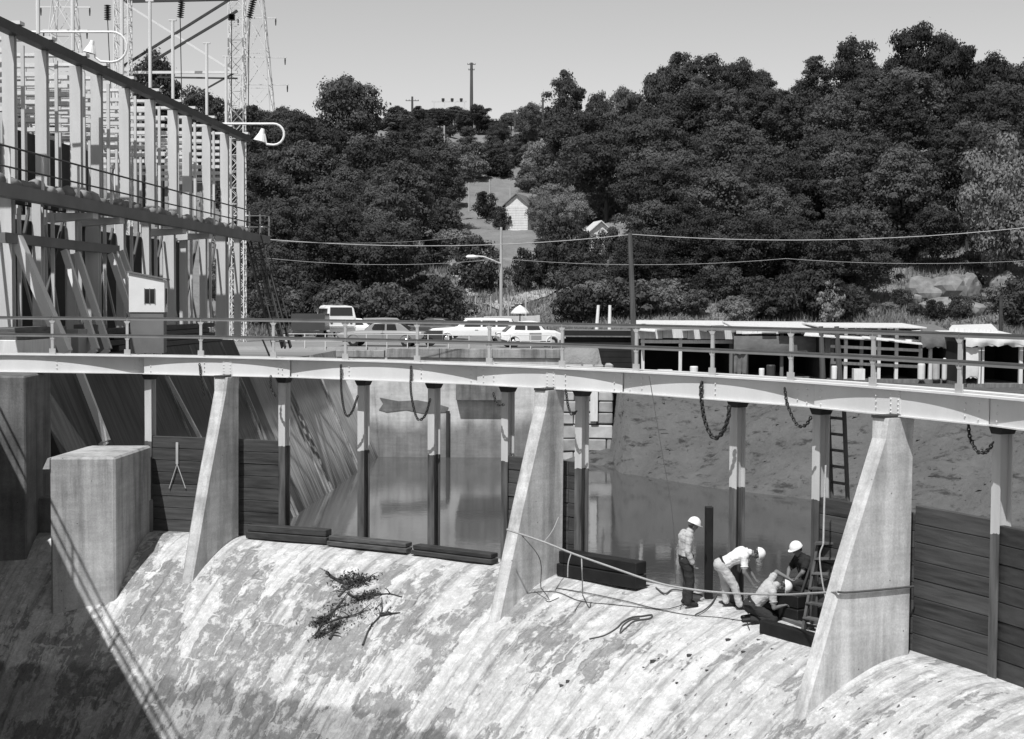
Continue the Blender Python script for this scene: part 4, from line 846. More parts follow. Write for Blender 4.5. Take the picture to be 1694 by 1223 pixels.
for (a,b_,m_,w_) in (((205,120),(393,120),'paint',.16),((205,2),(393,-2),'dark_steel',.22),((205,5),(385,118),'paint',.13),((200,112),(392,-8),'dark_steel',.15),((205,130),(393,18),'dark_steel',.15),((260,128),(393,130),'dark_steel',.1),((300,170),(393,118),'dark_steel',.1)):
    MB().beam(aty(*a,94),aty(*b_,94),w_,w_).build('beam',m_,o)
for x,y0,y1,dx in ((301,0,30,-3),(420,-2,30,-8),(178,8,34,0),(383,24,34,0)):
    p,q=aty(x,y0,92),aty(x+dx,y1,92); n=9; b=MB()
    for k in range(n): c2=p.lerp(q,(k+.5)/n); e=(q-p)/n*.42; b.tube([c2-e,c2,c2+e],[.08,.24,.08],8)
    b.build('insulator_string','insulator',o)
    MB().tube([q,q+V((-.6,3,-5))],.03,5).build('lead','dark_steel',o)
for x,y0,y1,arms in ((682,225,160,((167,2.6),)),(780,200,104,((107,1.6),(116,1.2))),(1530/1,0,0,None) if False else (852,215,182,((184,1.4),)),(898,200,162,((168,.8),))):
    pole(x,y0,y1,285,.24 if x!=780 else .32,'pole_wood','far wooden power pole on the ridge '+{682:'with one short crossarm and three insulators',780:'taller than the others, beside the small substation frame',852:'left of the round-topped tree, with a small crossarm',898:'plain, between two dark ridge trees'}[x],0,arms)
pole(735,262,208,240,.16,'pole_pale','thin pale pole standing alone on the open hillside scrub')
for x,y in ((776,330),(810,325),(844,338)): pole(x,y,y-28,208,.12,'pole_pale','pale fence post on the grassy hillside clearing',0,(),'post','fence posts on the clearing')
for x,y in ((787,512),(812,512),(841,508),(870,505)): pole(x,y,y-22,119,.07,'pole_pale','thin fence stake in the grass behind the parked cars',0,(),'post','fence stakes behind the cars')
o=thing('substation_frame','small pale substation frame on the ridge beside the tall pole','frame',aty(748,205,290))
for x in (718,735,752,768): MB().beam(aty(x,215,290),aty(x,168,290),.22,.22).build('post','col_paint',o)
for y in (168,180): MB().beam(aty(714,y,290),aty(772,y,290),.2,.25).build('beam','col_paint',o)
for x in (733,748,763): MB().tube([aty(x,168,290),aty(x,163,290)],.3,6).build('insulator','insulator',o)

# paths on the open slope
def on_ground(x,y):
    d=ray(x,y); Y=86.
    while Y<330:
        p=O+d*Y
        if p.z<=float(gz(p.x,p.y)): break
        Y+=.25
    return p
def boulder(px,py,Y,sx,sy,sz,label,seed):
    r=np.random.default_rng(seed); c0=on_ground(px,py+8); c0.z+=sz*.2; bm=bmesh.new(); bmesh.ops.create_icosphere(bm,subdivisions=3,radius=1)
    ds=[V(q).normalized() for q in r.normal(size=(14,3))]; hs=r.uniform(.62,.95,14)
    for v in bm.verts:
        n_=v.co.normalized(); k=1
        for d,h in zip(ds,hs):
            dt=n_.dot(d)
            if dt>1e-3: k=min(k,h/dt)
        k*=1+.05*math.sin(n_.x*9+seed)*math.sin(n_.z*11)+.03*math.sin(n_.y*23+n_.z*17); v.co=V((n_.x*k*sx,n_.y*k*sy,n_.z*k*sz))
    me=bpy.data.meshes.new('boulder'); bm.to_mesh(me); bm.free(); me.materials.append(MATS['boulder']); o=bpy.data.objects.new('boulder',me); COL.objects.link(o); o.location=c0; tag(o,label,'boulder','rock outcrop on the hillside')
boulder(1528,484,136,1.8,2.3,1.8,'angular pale boulder beside the big rounded one on the hillside',2); boulder(1566,480,136.5,2.4,2.5,1.8,'big rounded pale boulder with a dark undercut on the hillside',3)
boulder(1600,478,137,1.4,1.9,1.8,'small pale boulder touching the big rounded one',4); boulder(1570,512,129,3.2,2,1.2,'low flat pale rock ledge below the big boulders',5); boulder(1500,490,135,1.5,1.5,.9,'small low rock at the edge of the outcrop',6); boulder(1660,478,137,1.2,1.4,2,'upright pale rock behind the thin dark pole',9)

def track(px,w_,name):
    P_=[on_ground(x,y) for x,y in px]; Q=[]
    for a,b_ in zip(P_[:-1],P_[1:]):
        for k in range(14): Q.append(a.lerp(b_,k/14))
    Q.append(P_[-1]); b=MB(); n=len(Q)
    for i,p in enumerate(Q):
        d=(Q[min(i+1,n-1)]-Q[max(0,i-1)]); s_=V((-d.y,d.x,0)).normalized()*w_/2*random.uniform(.8,1.15)
        for u in (-1,-.4,.4,1): q=p+s_*u; b.v.append((q.x,q.y,float(gz(q.x,q.y))+.16))
    for i in range(n-1):
        for k in range(3): a=i*4+k; b.f.append((a,a+1,a+5,a+4))
    struct(b,name,'track')
track([(908,478),(880,489),(850,500),(815,512)],2.6,'dirt_track'); track([(748,438),(765,458),(785,476),(795,492)],2.2,'dirt_track')
# odds and ends in front of the sheds
for k,(x,y,Y,nm,mat,lab,cat,sx,sz) in enumerate(((1148,612,83.4,'white_bucket','white','white tub standing in the open boat shed bay','tub',.45,.5),(1100,616,83.3,'pale_crate','white_wood','pale flat crate on the boat shed floor','crate',.8,.3),(1260,618,81.2,'pale_can','white','pale can among dark gear under the canvas awning','can',.3,.5),(1275,622,81.2,'dark_drum','dark_steel','dark drum under the canvas awning','drum',.5,.7),(1380,622,79.2,'white_pail','white','white pail beside the rough mooring post','pail',.3,.75),(1420,628,79.1,'pale_crate','white_wood','pale slatted crate in the plank shed','crate',.6,.6),(1446,630,79.1,'paint_bucket','paint_rail','grey bucket beside the slatted crate','bucket',.3,.4),(1524,626,79.2,'rag_bundle','canvas_white','pale rag bundle at the corner of the plank shed','bundle',.4,.9),(1548,632,79.4,'oil_drum','paint_rail','pale drum in the dark tarpaulin shelter','drum',.4,1.1),(1562,632,79.4,'gas_bottle','paint','pale gas bottle in the dark tarpaulin shelter','bottle',.28,1.2))):
    c0=aty(x,y,Y); c0.z=-2.7; b=MB()
    if 'crate' in nm: b.box(c0,sx,sx*.8,sz)
    else: b.tube([c0,c0+V((0,0,sz*.06)),c0+V((0,0,sz*.9)),c0+V((0,0,sz))],[sx*.42,sx*.5,sx*.52,sx*(.45 if 'bottle' not in nm else .2)],12)
    solo(b,nm,mat,lab,cat)

random.seed(21)
for k in range(16):
    px=1075+k*29+random.uniform(-8,8); Y=83.5-(px-1060)*.008; w_=random.uniform(14,34); y0=541+random.uniform(-1,2)+(px-1060)*.008; y1=y0+random.uniform(4,9)
    q=[aty(px-w_/2,y1+random.uniform(-2,2),Y-.5),aty(px+w_/2,y1+random.uniform(-2,2),Y-.5),aty(px+w_/2,y0-2,Y+2.5),aty(px-w_/2,y0-1,Y+2.5)]
    m_=random.choice(('tin_white','canvas','shed_wood','paint_rail','canvas_white')); solo(MB().hexa(q+[v+V((0,0,.05)) for v in q]),'roofing_sheet',m_,{'tin_white':'pale sheet metal piece lying loose on the shed roofs','canvas':'grey canvas scrap thrown over the shed roofs','shed_wood':'weathered board sheet lying on the shed roofs','paint_rail':'mid-grey roofing sheet lying on the shed roofs','canvas_white':'pale tarpaulin scrap lying on the shed roofs'}[m_],'roof sheet','loose sheets on the shed roofs')
# ================================================================== trees
def crown_mesh(name,rx,rz,nclump,nleaf,size,mat,seed,shape='round'):
    r=np.random.default_rng(seed); cen=[];rad_=[]
    while len(cen)<nclump:
        p=r.uniform(-1,1,3); d=np.linalg.norm(p)
        if d>1 or d<.35 and r.random()<.7: continue
        if shape=='cone' and np.hypot(p[0],p[1])>(1-p[2])*.62: continue
        if shape=='flat' and p[2]<-.55: continue
        cen.append(p*np.array([rx,rx,rz])); rad_.append(r.uniform(.2,.38)*rx)
    cen=np.array(cen); cen[:,:2]*=(1+.16*r.normal(size=(nclump,1))); k=r.integers(0,nclump,nleaf)
    n_=r.normal(size=(nleaf,3)); n_/=np.linalg.norm(n_,axis=1)[:,None]; n_[:,2]=np.abs(n_[:,2])*1.0*np.where(r.random(nleaf)<.8,1,-1)
    rr=np.array(rad_)[k]*r.uniform(.5,1.08,nleaf)*np.where(r.random(nleaf)<.06,1.35,1); P=cen[k]+n_*rr[:,None]*np.array([1,1,.72])
    fr=r.random(nleaf)<.2; q_=r.normal(size=(nleaf,3)); q_/=np.linalg.norm(q_,axis=1)[:,None]; q_*=(r.random(nleaf)**(1/3)*.95)[:,None]*np.array([rx,rx,rz]); q_[:,:2]*=np.where(shape=='cone',.5,1); P=np.where(fr[:,None],q_,P)
    P[:,2]+=rz*1.0
    a=n_+r.normal(size=(nleaf,3))*.34; a/=np.linalg.norm(a,axis=1)[:,None]; t=np.cross(a,r.normal(size=(nleaf,3))); t/=np.linalg.norm(t,axis=1)[:,None]; b=np.cross(a,t)
    s=size*r.uniform(.6,1.4,nleaf)[:,None]; e=r.uniform(.45,.8,nleaf)[:,None]
    vs=np.stack([P-t*s,P-b*s*e*.9,P+t*s,P+b*s*e],1).reshape(-1,3)
    me=bpy.data.meshes.new(name); me.vertices.add(len(vs)); me.vertices.foreach_set('co',vs.ravel()); me.loops.add(nleaf*4); me.loops.foreach_set('vertex_index',np.arange(nleaf*4)); me.polygons.add(nleaf); me.polygons.foreach_set('loop_start',np.arange(nleaf)*4); me.polygons.foreach_set('loop_total',np.full(nleaf,4)); me.update(); me.validate(); me.materials.append(MATS[mat])
    return me,cen+np.array([0,0,rz])
def tree_proto(kind,rx,rz,trunk,nc,nl,sz,mat,seed,shape='round'):
    me,cen=crown_mesh('crown',rx,rz,nc,nl,sz,mat,seed,shape); me2=bpy.data.meshes.new('trunk'); b=MB(); top=trunk+rz*1.3; tr=.05*rx+.06
    b.tube([V((0,0,-1.2)),V((.05,0,trunk*.5)),V((0,.1,trunk+rz*.4)),V((.1,0,top))],[tr*1.3,tr,tr*.7,tr*.2],7)
    for q in cen[::max(1,len(cen)//9)]:
        s_=V((0,.05,trunk+(q[2])*.35)); b.tube([s_,s_.lerp(V((q[0],q[1],trunk+q[2])),.5)+V((0,0,.1)),V((q[0],q[1],trunk+q[2]))],[tr*.45,tr*.3,tr*.1],5)
    me2.from_pydata(b.v,[],b.f); me2.materials.append(MATS['bark']); return me,me2,trunk,rx,rz*2+trunk
PR={'oak':[tree_proto('oak',4.4,3.9,2.6,56,19000,.17,'leaf',11),tree_proto('oak',4.2,4.6,2.8,60,19000,.17,'leaf',12),tree_proto('oak',4.8,3.7,2.4,58,20000,.17,'leaf_dark',13),tree_proto('oak',3.9,4.3,2.6,48,18000,.165,'leaf',14,'flat'),tree_proto('oak',4.5,4.2,2.6,50,18000,.17,'leaf_dark',19,'flat')],
 'tall':[tree_proto('tall',2.9,5.2,3.2,60,15000,.155,'leaf_dark',15),tree_proto('tall',3.1,5.6,3.0,56,15000,.16,'leaf',16)],
 'bush':[tree_proto('bush',1.5,1.15,.15,30,4800,.10,'leaf',17),tree_proto('bush',1.7,1.0,.1,30,5000,.10,'leaf_pale',18),tree_proto('bush',1.6,1.3,.15,30,5000,.10,'leaf_dark',20)],
 'pale':[tree_proto('pale',3.6,3.3,1.6,60,20000,.125,'leaf_pale',22)],'sapling':[tree_proto('sapling',.75,1.7,.9,30,3200,.06,'leaf_bright',23)]}
NM={'oak':'broadleaf_tree','tall':'tall_tree','bush':'bush','pale':'pale_tree','sapling':'sapling'}
TREES=[]
def plant(kind,x,y,s,label,group=None,var=None,z=None,sz=1):
    ps=PR[kind]; p=ps[random.randrange(len(ps)) if var is None else var]; zz=float(gz(x,y)) if z is None else z
    o=thing(NM[kind],label,'bush' if kind=='bush' else 'tree',(x,y,zz-.1),group); o.rotation_euler=(0,0,random.uniform(0,6.28)); o.scale=(s,s,s*sz)
    for me,nm,dz in ((p[0],'crown',p[2]),(p[1],'trunk',0)):
        c2=bpy.data.objects.new(nm,me); COL.objects.link(c2); c2.parent=o; c2.location=(0,0,dz)
    TREES.append((x,y,p[3]*s)); return o
def top_tree(kind,px,yt,Y,label,wpx,var=None,group=None): # place by its top in the skyline
    t=aty(px,yt,Y); p=PR[kind][(var or 0)%len(PR[kind])]; g_=float(gz(t.x,t.y)); sw=wpx*Y/2407/2/p[3]/1.12; sz=max(.6,(t.z-g_)/(p[4]*1.02)/sw)
    if sz>1.7: sw*=sz/1.7; sz=1.7
    return plant(kind,t.x,t.y,sw,label,group,var or 0,z=g_,sz=sz)
R_='trees of the wooded skyline'
for a in (('oak',578,128,235,'big rounded dark tree standing above the woods left of the far poles',125,0),('oak',500,190,240,'dark tree left of the big rounded one',90,2),('oak',455,185,250,'low dark tree on the ridge below the grey pylon',90,1),('oak',250,82,200,'dark tree behind the switchyard portal braces',110,1),('oak',420,176,262,'dark tree on the ridge under the grey pylon',100,0),('oak',478,178,255,'dark tree on the ridge right of the grey pylon',90,3),('oak',380,185,250,'dark tree behind the far lamp',100,2),('oak',330,150,215,'dark tree between the two switchyard masts',110,2),
 ('bush',660,196,275,'low ridge scrub left of the crossarm pole',70,0),('oak',728,178,280,'small ridge tree overlapping the substation frame',50,1),('oak',792,172,282,'small tree at the foot of the tallest far pole',40,3),('oak',826,206,270,'low ridge tree right of the tallest far pole',50,2),('oak',876,170,262,'small rounded ridge tree left of a plain pole',52,0),
 ('tall',938,108,238,'tall narrow dark tree standing out on the ridge',62,0),('oak',992,150,236,'dark pointed tree right of the tall narrow one',60,1),('oak',1040,142,230,'dark ridge tree on the rising slope',70,3),('oak',1095,112,226,'dark tree left of the highest central clump',70,0),('tall',1125,80,222,'tall tree with gaps at the top of the central clump',66,1),('oak',1178,88,220,'broad dark tree in the central clump',95,1),('oak',1222,100,222,'dark tree on the right flank of the central clump',70,2),('oak',1258,113,226,'smaller dark tree right of the central clump',60,3),
 ('oak',1282,150,222,'dark tree filling the notch right of the central clump',80,2),('oak',1330,130,214,'dark tree just left of the pointed ridge tree',80,1),*[('oak',x,y,283+(x%7),lab,w_,x%5) for x,y,w_,lab in ((632,196,46,'small ridge tree left of the crossarm pole'),(656,200,40,'small ridge tree just left of the crossarm pole foot'),(700,196,44,'small ridge tree between the crossarm pole and the substation frame'),(716,184,40,'small ridge tree at the left post of the substation frame'),(748,192,46,'small ridge tree below the substation frame beam'),(770,182,40,'small ridge tree just left of the tallest far pole'),(812,198,44,'small ridge tree right of the tallest far pole foot'),(846,204,40,'small low ridge tree near the small-crossarm pole'),(902,186,50,'small ridge tree right of the plain pole'))],('oak',600,185,262,'dark ridge tree partly behind the big rounded one',70,1),('bush',690,208,268,'low dark ridge tree beneath the crossarm pole',60,2),('oak',1310,165,215,'dark tree in the notch between the two high clumps',80,0),('tall',1352,88,205,'pointed dark tree at the left of the high right clump',62,1),('oak',1412,66,200,'tall dark tree with ragged top on the right ridge',84,4),('oak',1465,105,196,'dark tree between two ragged ridge trees',70,2),('oak',1522,44,190,'highest dark tree with a flat ragged top',92,4),('oak',1578,54,188,'dark ragged tree right of the highest one',84,3),('oak',1640,86,186,'dark tree on the right end of the ridge',100,1),('oak',1705,100,186,'dark tree at the far right end of the ridge',110,0)): top_tree(a[0],a[1],a[2],a[3],a[4],a[5],a[6],R_)
top_tree('pale',1660,232,128,'pale leafed tree in front of the dark woods above the rock outcrop',150,0); top_tree('pale',900,318,172,'pale leafed tree beside the small white house',62,0); top_tree('pale',946,312,172,'pale rounded tree right of the small white house',64,0)
top_tree('sapling',1376,454,90,'slim pale sapling rising in front of the plank shed',46,0)
for px,yt,Y,wp,lab in ((790,395,140,92,'large round dark bush above the street lamp arm'),(866,412,138,42,'small round bush right of the street lamp pole'),(905,405,140,70,'broad dark bush behind the street lamp pole'),(935,362,158,90,'broad bush below the pale trees by the house'),(1008,378,150,44,'leafy bush hiding part of the small white outbuilding'),(972,386,150,34,'dark bush at the left corner of the small white outbuilding'),(803,318,200,46,'small dark bush on the grassy clearing'),(828,342,188,40,'dark bush below the clearing left of the house')): top_tree('bush',px,yt,Y,lab,wp,2,'bushes on the open slope')
WL_='dark broadleaf tree in the mass of the wooded hillside'; WG='trees massed on the hillside'
def blocked(x,y,h,r): # keep the clearings, the house and the outcrop in sight
    q=pj((x,y,float(gz(x,y)))); t=pj((x,y,float(gz(x,y))+h)); w_=r*2407/y
    def hit(x0,x1,y0,y1): return q[0]+w_>x0 and q[0]-w_<x1 and t[1]<y1 and q[1]>y0
    return hit(760,925,425,520) or hit(772,850,298,345) or hit(846,884,322,390) or hit(712,800,440,500) or (hit(1485,1680,458,535) and y<150) or hit(972,1004,368,410) or (hit(620,900,205,310) and y>200)
random.seed(11); cnt=0; tries=0
while cnt<205 and tries<9000:
    tries+=1; Y=random.uniform(124,285)**1.0; px=random.uniform(380,1750); x=(px-847)/2407*Y; s=random.uniform(.72,1.1)*(.62 if Y<138 else .82 if Y<160 else 1.0)
    if any((x-a)**2+(Y-b)**2<(.62*(r_+4.4*s))**2 for a,b,r_ in TREES): continue
    kind='oak' if random.random()<.86 else 'tall'
    if blocked(x,Y,11.5*s,4.6*s): continue
    t=pj((x,Y,float(gz(x,Y))+11.5*s)); lim=np.interp(px,[380,440,520,640,700,880,930,1040,1120,1240,1300,1340,1420,1500,1620,1760],[190,195,195,215,225,215,165,160,120,130,180,120,100,85,95,110])
    if t[1]<lim: continue
    v_=random.randrange(len(PR[kind])); plant(kind,x,Y,s,{'oak':('rounded mid-tone broadleaf tree','tall domed mid-tone broadleaf tree','broad very dark broadleaf tree','flat-based mid-tone broadleaf tree','flat-based very dark broadleaf tree'),'tall':('narrow upright very dark tree','narrow upright mid-tone tree')}[kind][v_]+(' in the lower woods' if Y<165 else ' in the upper woods'),WG,v_); cnt+=1
cnt=0; tries=0
while cnt<285 and tries<12000:
    tries+=1; m_=random.random(); Y=random.uniform(115,135) if m_<.35 else random.uniform(200,300) if m_<.85 else random.uniform(135,200); px=random.uniform(400,1740) if m_<.35 or m_>.85 else random.uniform(600,930); x=(px-847)/2407*Y; s=random.uniform(.7,1.5)*(1 if Y<140 else 1.5)
    q=pj((x,Y,float(gz(x,Y))))
    tq=pj((x,Y,float(gz(x,Y))+3.4*s))
    if tq[1]<np.interp(px,[380,500,600,660,880,930,1740],[200,200,212,214,212,190,190]): continue
    if any(q[0]+w2>x0 and q[0]-w2<x1 and tq[1]<y1 and q[1]>y0 for w2 in (1.6*s*2407/Y,) for x0,x1,y0,y1 in ((775,850,300,345),(846,884,325,385),(972,1004,372,405),(1488,1610,462,520))): continue
    if 742<q[0]<930 and q[1]>425 or 772<q[0]<850 and 300<q[1]<345 or 840<q[0]<890 and q[1]<430 and q[1]>330: continue
    if 1470<q[0]<1690 and Y<150 and tq[1]<525 and q[1]>455: continue
    if 905<q[0]<1500 and Y<119: continue
    if any((x-a)**2+(Y-b)**2<(.5*(r_+1.4*s))**2 for a,b,r_ in TREES if r_<3): continue
    v_=2 if 1320<px<1440 else random.choice((0,0,1,2)) if Y<135 or random.random()<.4 else 1; plant('bush',x,Y,s,('mid-grey leafy bush','pale leafy bush','dark dense bush')[v_]+(' at the foot of the wooded slope' if Y<135 else ' scattered over the upper hillside'),'undergrowth bushes',v_); cnt+=1
k=0
while k<34:
    Y=random.uniform(262,298); px=random.uniform(600,920); x=(px-847)/2407*Y; v_=random.choice((0,2)); plant('bush',x,Y,random.uniform(.8,1.3),('mid-grey leafy bush','','dark dense bush')[v_]+' low along the ridge line below the far poles','ridge scrub',v_); k+=1
for px,py in ((1470,520),(1492,512),(1512,522),(1545,530),(1588,528),(1618,505),(1632,520),(1650,500),(1680,515),(1610,476)):
    g_=on_ground(px,py); plant('bush',g_.x,g_.y,random.uniform(.45,.75),'small leafy bush growing around the rock outcrop','bushes around the rocks',random.choice((0,1,2)))
# rough grass
r=np.random.default_rng(5); n=60000; gx_=r.uniform(-24,62,n); gy_=112+r.random(n)**1.4*45; keep=np.ones(n,bool)
g2=gz(gx_,gy_); h=r.uniform(.2,.55,n)*(1+.6*(lumps(gx_,gy_,.3,77)>.5)); a=r.uniform(0,6.28,n); lx,ly=r.normal(size=n)*.2,r.normal(size=n)*.2; w_=.07
vs=np.stack([np.stack([gx_-np.cos(a)*w_,gy_-np.sin(a)*w_,g2-.03],-1),np.stack([gx_+np.cos(a)*w_,gy_+np.sin(a)*w_,g2-.03],-1),np.stack([gx_+lx,gy_+ly,g2+h],-1)],1).reshape(-1,3)
me=bpy.data.meshes.new('rough_grass'); me.from_pydata(vs.tolist(),[],np.arange(3*n).reshape(-1,3).tolist()); me.materials.append(MATS['grass']); o=bpy.data.objects.new('rough_grass',me); COL.objects.link(o); tag(o,'rough pale grass covering the foot of the hill','grass',kind='stuff')
# ================================================================== people
def capsule(mb,a,ra,b,rb,n=10):
    a,b=V(a),V(b); d,s_,u=basis(b-a); pts=[];rs=[]
    for t in (-.98,-.7,-.35): pts.append(a+d*t*ra); rs.append(ra*math.sqrt(max(.02,1-t*t)))
    pts+=[a,b]; rs+=[ra,rb]
    for t in (.35,.7,.98): pts.append(b+d*t*rb); rs.append(rb*math.sqrt(max(.02,1-t*t)))
    k0=len(mb.v)
    for p,r_ in zip(pts,rs): mb.v+=[tuple(p+(s_*math.cos(6.2832*j/n)+u*math.sin(6.2832*j/n))*r_) for j in range(n)]
    for i in range(len(pts)-1):
        q=k0+i*n; mb.f+=[(q+j,q+(j+1)%n,q+n+(j+1)%n,q+n+j) for j in range(n)]
    mb.f+=[tuple(k0+j for j in reversed(range(n))),tuple(k0+(len(pts)-1)*n+j for j in range(n))]
def person(label,base,fwd,J,M_,scale=1,sleeve='long',hat_tilt=0):
    # J: joints in (forward, left, up) metres
    fw=V(fwd).normalized(); lf=V((-fw.y,fw.x,0)); o=thing('person',label,'person',base)
    T=lambda q: V(base)+(fw*q[0]+lf*q[1]+V((0,0,1))*q[2])*scale
    j={k:T(v) for k,v in J.items()}; S_=[]  # segments: a,ra,b,rb,mat
    def seg(a,ra,b,rb,m_): g_={'shirt':1.17,'pants':1.2,'boot':1.1}.get(m_,1.); S_.append((V(a),ra*scale*g_,V(b),rb*scale*g_,m_))
    sh,pa,bo,sk='shirt','pants','boot','skin'
    pel,ch,nk,hd=j['pelvis'],j['chest'],j['neck'],j['head']; mid=pel.lerp(ch,.5)
    for s_ in 'LR':
        off=(j['hip'+s_]-pel); so=(j['sh'+s_]-ch)*.62
        seg(pel+off*.75,.105,mid+off*.6+so*.1,.098,pa if False else sh); seg(mid+off*.6,.10,ch+so*.72,.112,sh); seg(ch+so*.9,.10,j['sh'+s_],.068,sh)
        seg(pel+off*.5+(pel-mid)*.1,.118,j['hip'+s_],.105,pa); seg(j['hip'+s_],.098,j['kn'+s_],.066,pa); seg(j['kn'+s_],.066,j['an'+s_]+(j['kn'+s_]-j['an'+s_])*.1,.056,pa)
        an,to=j['an'+s_],j['toe'+s_]; seg(an+(j['kn'+s_]-an)*.06,.048,an,.048,bo); seg(an+(to-an)*-.25,.045,to,.04,bo)
        el,ha=j['el'+s_],j['ha'+s_]; seg(j['sh'+s_],.064,el.lerp(j['sh'+s_],.35),.056,sh); seg(el.lerp(j['sh'+s_],.35),.052,el,.046,sh if sleeve=='long' else sk); seg(el,.046,el.lerp(ha,.85),.036 if sleeve=='long' else .03,sh if sleeve=='long' else sk); seg(el.lerp(ha,.85),.028,ha,.027,sk)
        # hand: palm, four curled fingers, thumb
        d=(ha-el).normalized(); sd=lf if abs(d.dot(lf))<.8 else fw; sd=(sd-d*sd.dot(d)).normalized(); nn=d.cross(sd); 
        if nn.dot(fw)<0: nn=-nn
        pm=ha+d*.075*scale
        for k,(w_,ln) in enumerate(((-.03,.068),(-.01,.078),(.011,.074),(.03,.058))):
            r0=ha+sd*w_*.6*scale; r1=pm+sd*w_*scale; seg(r0,.016,r1,.014,sk); r2=r1+(d*.8+nn*.6)*ln*.55*scale; r3=r2+(d*.25+nn*.97)*ln*.5*scale; seg(r1,.0105,r2,.0095,sk); seg(r2,.0095,r3,.0085,sk)
        tb=ha+sd*.03*scale+d*.02*scale; seg(tb,.014,tb+(sd*.6+d*.7+nn*.4)*.045*scale,.011,sk); seg(tb+(sd*.6+d*.7+nn*.4)*.045*scale,.0105,tb+(sd*.5+d*1.3+nn*.9)*.05*scale,.009,sk)
    seg(ch.lerp(nk,.6),.07,nk,.058,sh); seg(nk,.054,nk.lerp(hd,.6),.052,sk)
    up=(hd-nk).normalized(); fc=V(T((J['face'][0],J['face'][1],J['face'][2])))-V(base); fc=(fc-up*fc.dot(up)).normalized() if fc.length else fw; sd=up.cross(fc).normalized()
    seg(hd+up*.03,.086,hd+up*.03-fc*.02,.088,sk); seg(hd-up*.02+fc*.02,.07,hd-up*.085+fc*.045,.045,sk)
    nose=hd+fc*.098*scale-up*.012*scale; seg(hd+fc*.08+up*.015,.013,nose,.014,sk)
    for s_ in (-1,1): seg(hd+sd*s_*.083-up*.0-fc*.01,.012,hd+sd*s_*.085-up*.035-fc*.008,.012,sk)
    mb=MB()
    for a,ra,b,rb,_ in S_: capsule(mb,a,ra,b,rb)
    tmp=mb.build('body','skin',o); md=tmp.modifiers.new('r','REMESH'); md.mode='VOXEL'; md.voxel_size=.0095; sm=tmp.modifiers.new('s','SMOOTH'); sm.iterations=2; sm.factor=.4
    dg=bpy.context.evaluated_depsgraph_get(); dg.update(); me=bpy.data.meshes.new_from_object(tmp.evaluated_get(dg)); tmp.modifiers.clear(); tmp.data=me; me.materials.clear()
    names=['shirt','pants','boot','skin']; [me.materials.append(MATS[M_[q]]) for q in names]
    n=len(me.polygons); cen=np.zeros(n*3); me.polygons.foreach_get('center',cen); cen=cen.reshape(-1,3)+np.array(ORG[o.name]); best=np.full(n,1e9); idx_=np.zeros(n,np.int32)
    for a,ra,b,rb,m_ in S_:
        a_,b_=np.array(a),np.array(b); ab=b_-a_; t=np.clip(((cen-a_)@ab)/max(1e-9,ab@ab),0,1); d=np.linalg.norm(cen-a_-t[:,None]*ab,axis=1)-(ra+(rb-ra)*t); u=d<best; best=np.where(u,d,best); idx_=np.where(u,names.index(m_),idx_)
    me.polygons.foreach_set('material_index',idx_)
    nv=len(me.vertices); co_=np.zeros(nv*3); me.vertices.foreach_get('co',co_); co_=co_.reshape(-1,3); no_=np.zeros(nv*3); me.vertex_normals.foreach_get('vector',no_); no_=no_.reshape(-1,3)
    cl=np.zeros(nv); lp=np.zeros(len(me.loops),int); me.loops.foreach_get('vertex_index',lp); lt=np.zeros(n,int); me.polygons.foreach_get('loop_total',lt); np.maximum.at(cl,lp,np.repeat((idx_<2).astype(float),lt))
    f_=lumps(co_[:,0]*1.0+co_[:,1]*.7,co_[:,2]*1.6+co_[:,0]*.5,16,int(nv)%97)*.0045+lumps(co_[:,1]+co_[:,0]*.3,co_[:,2],9,5)*.0045+.006
    co_+=no_*(f_*cl)[:,None]; me.vertices.foreach_set('co',co_.ravel()); me.update(); me.shade_smooth()
    # belt, hat, hair, eyes
    hu=(up-fc*hat_tilt).normalized(); hf=(fc-hu*fc.dot(hu)).normalized(); hs=hu.cross(hf); c0=hd+up*.045*scale; secs=[]
    for u,r_ in ((0,.118),(.012,.119),(.03,.115),(.07,.104),(.105,.078),(.13,.042),(.138,.006)): secs.append([c0+hu*u*scale+(hf*math.cos(a)*1.12+hs*math.sin(a))*r_*scale for a in np.linspace(0,2*math.pi,24,endpoint=False)])
    h=MB().loft(secs).build('hard_hat','helmet',o,smooth=True); ORG[h.name]=V(base)
    br=[]
    for z_,e in ((-.006,1),(.006,1)): br.append([c0+hu*z_*scale+(hf*(math.cos(a)*1.12*.120+(.045*max(0,math.cos(a))**2))+hs*math.sin(a)*.122)*scale for a in np.linspace(0,2*math.pi,24,endpoint=False)])
    MB().loft(br).build('brim','helmet',h)
    hb=[]
    for u,r_ in ((-.055,.06),(-.04,.084),(0,.094),(.04,.092)): hb.append([hd+up*u*scale-fc*.02*scale+(fc*math.cos(a)*.75+sd*math.sin(a))*r_*scale for a in np.linspace(1.5,4.78,12)])
    MB().loft(hb).build('hair','hair',o,smooth=True)
    for s_ in (-1,1):
        e=hd+fc*.086*scale+sd*s_*.032*scale+up*.012*scale; MB().tube([e-fc*.01,e,e+fc*.006],[.008,.010,.003],6).build('eye','hair',o)
    bl=[]; ax=(mid-pel).normalized(); f2=(fw-ax*fw.dot(ax)).normalized(); s2=ax.cross(f2); bc=pel.lerp(mid,.32)
    for z_ in (-.02,.02): bl.append([bc+ax*z_*scale+(f2*math.cos(a)*.15+s2*math.sin(a)*.2)*scale for a in np.linspace(0,2*math.pi,20,endpoint=False)])
    MB().loft(bl).build('belt','boot',o)
    ax2=(nk-ch).normalized(); f3=(fw-ax2*fw.dot(ax2)).normalized(); s3=ax2.cross(f3); cc=ch.lerp(nk,.82)
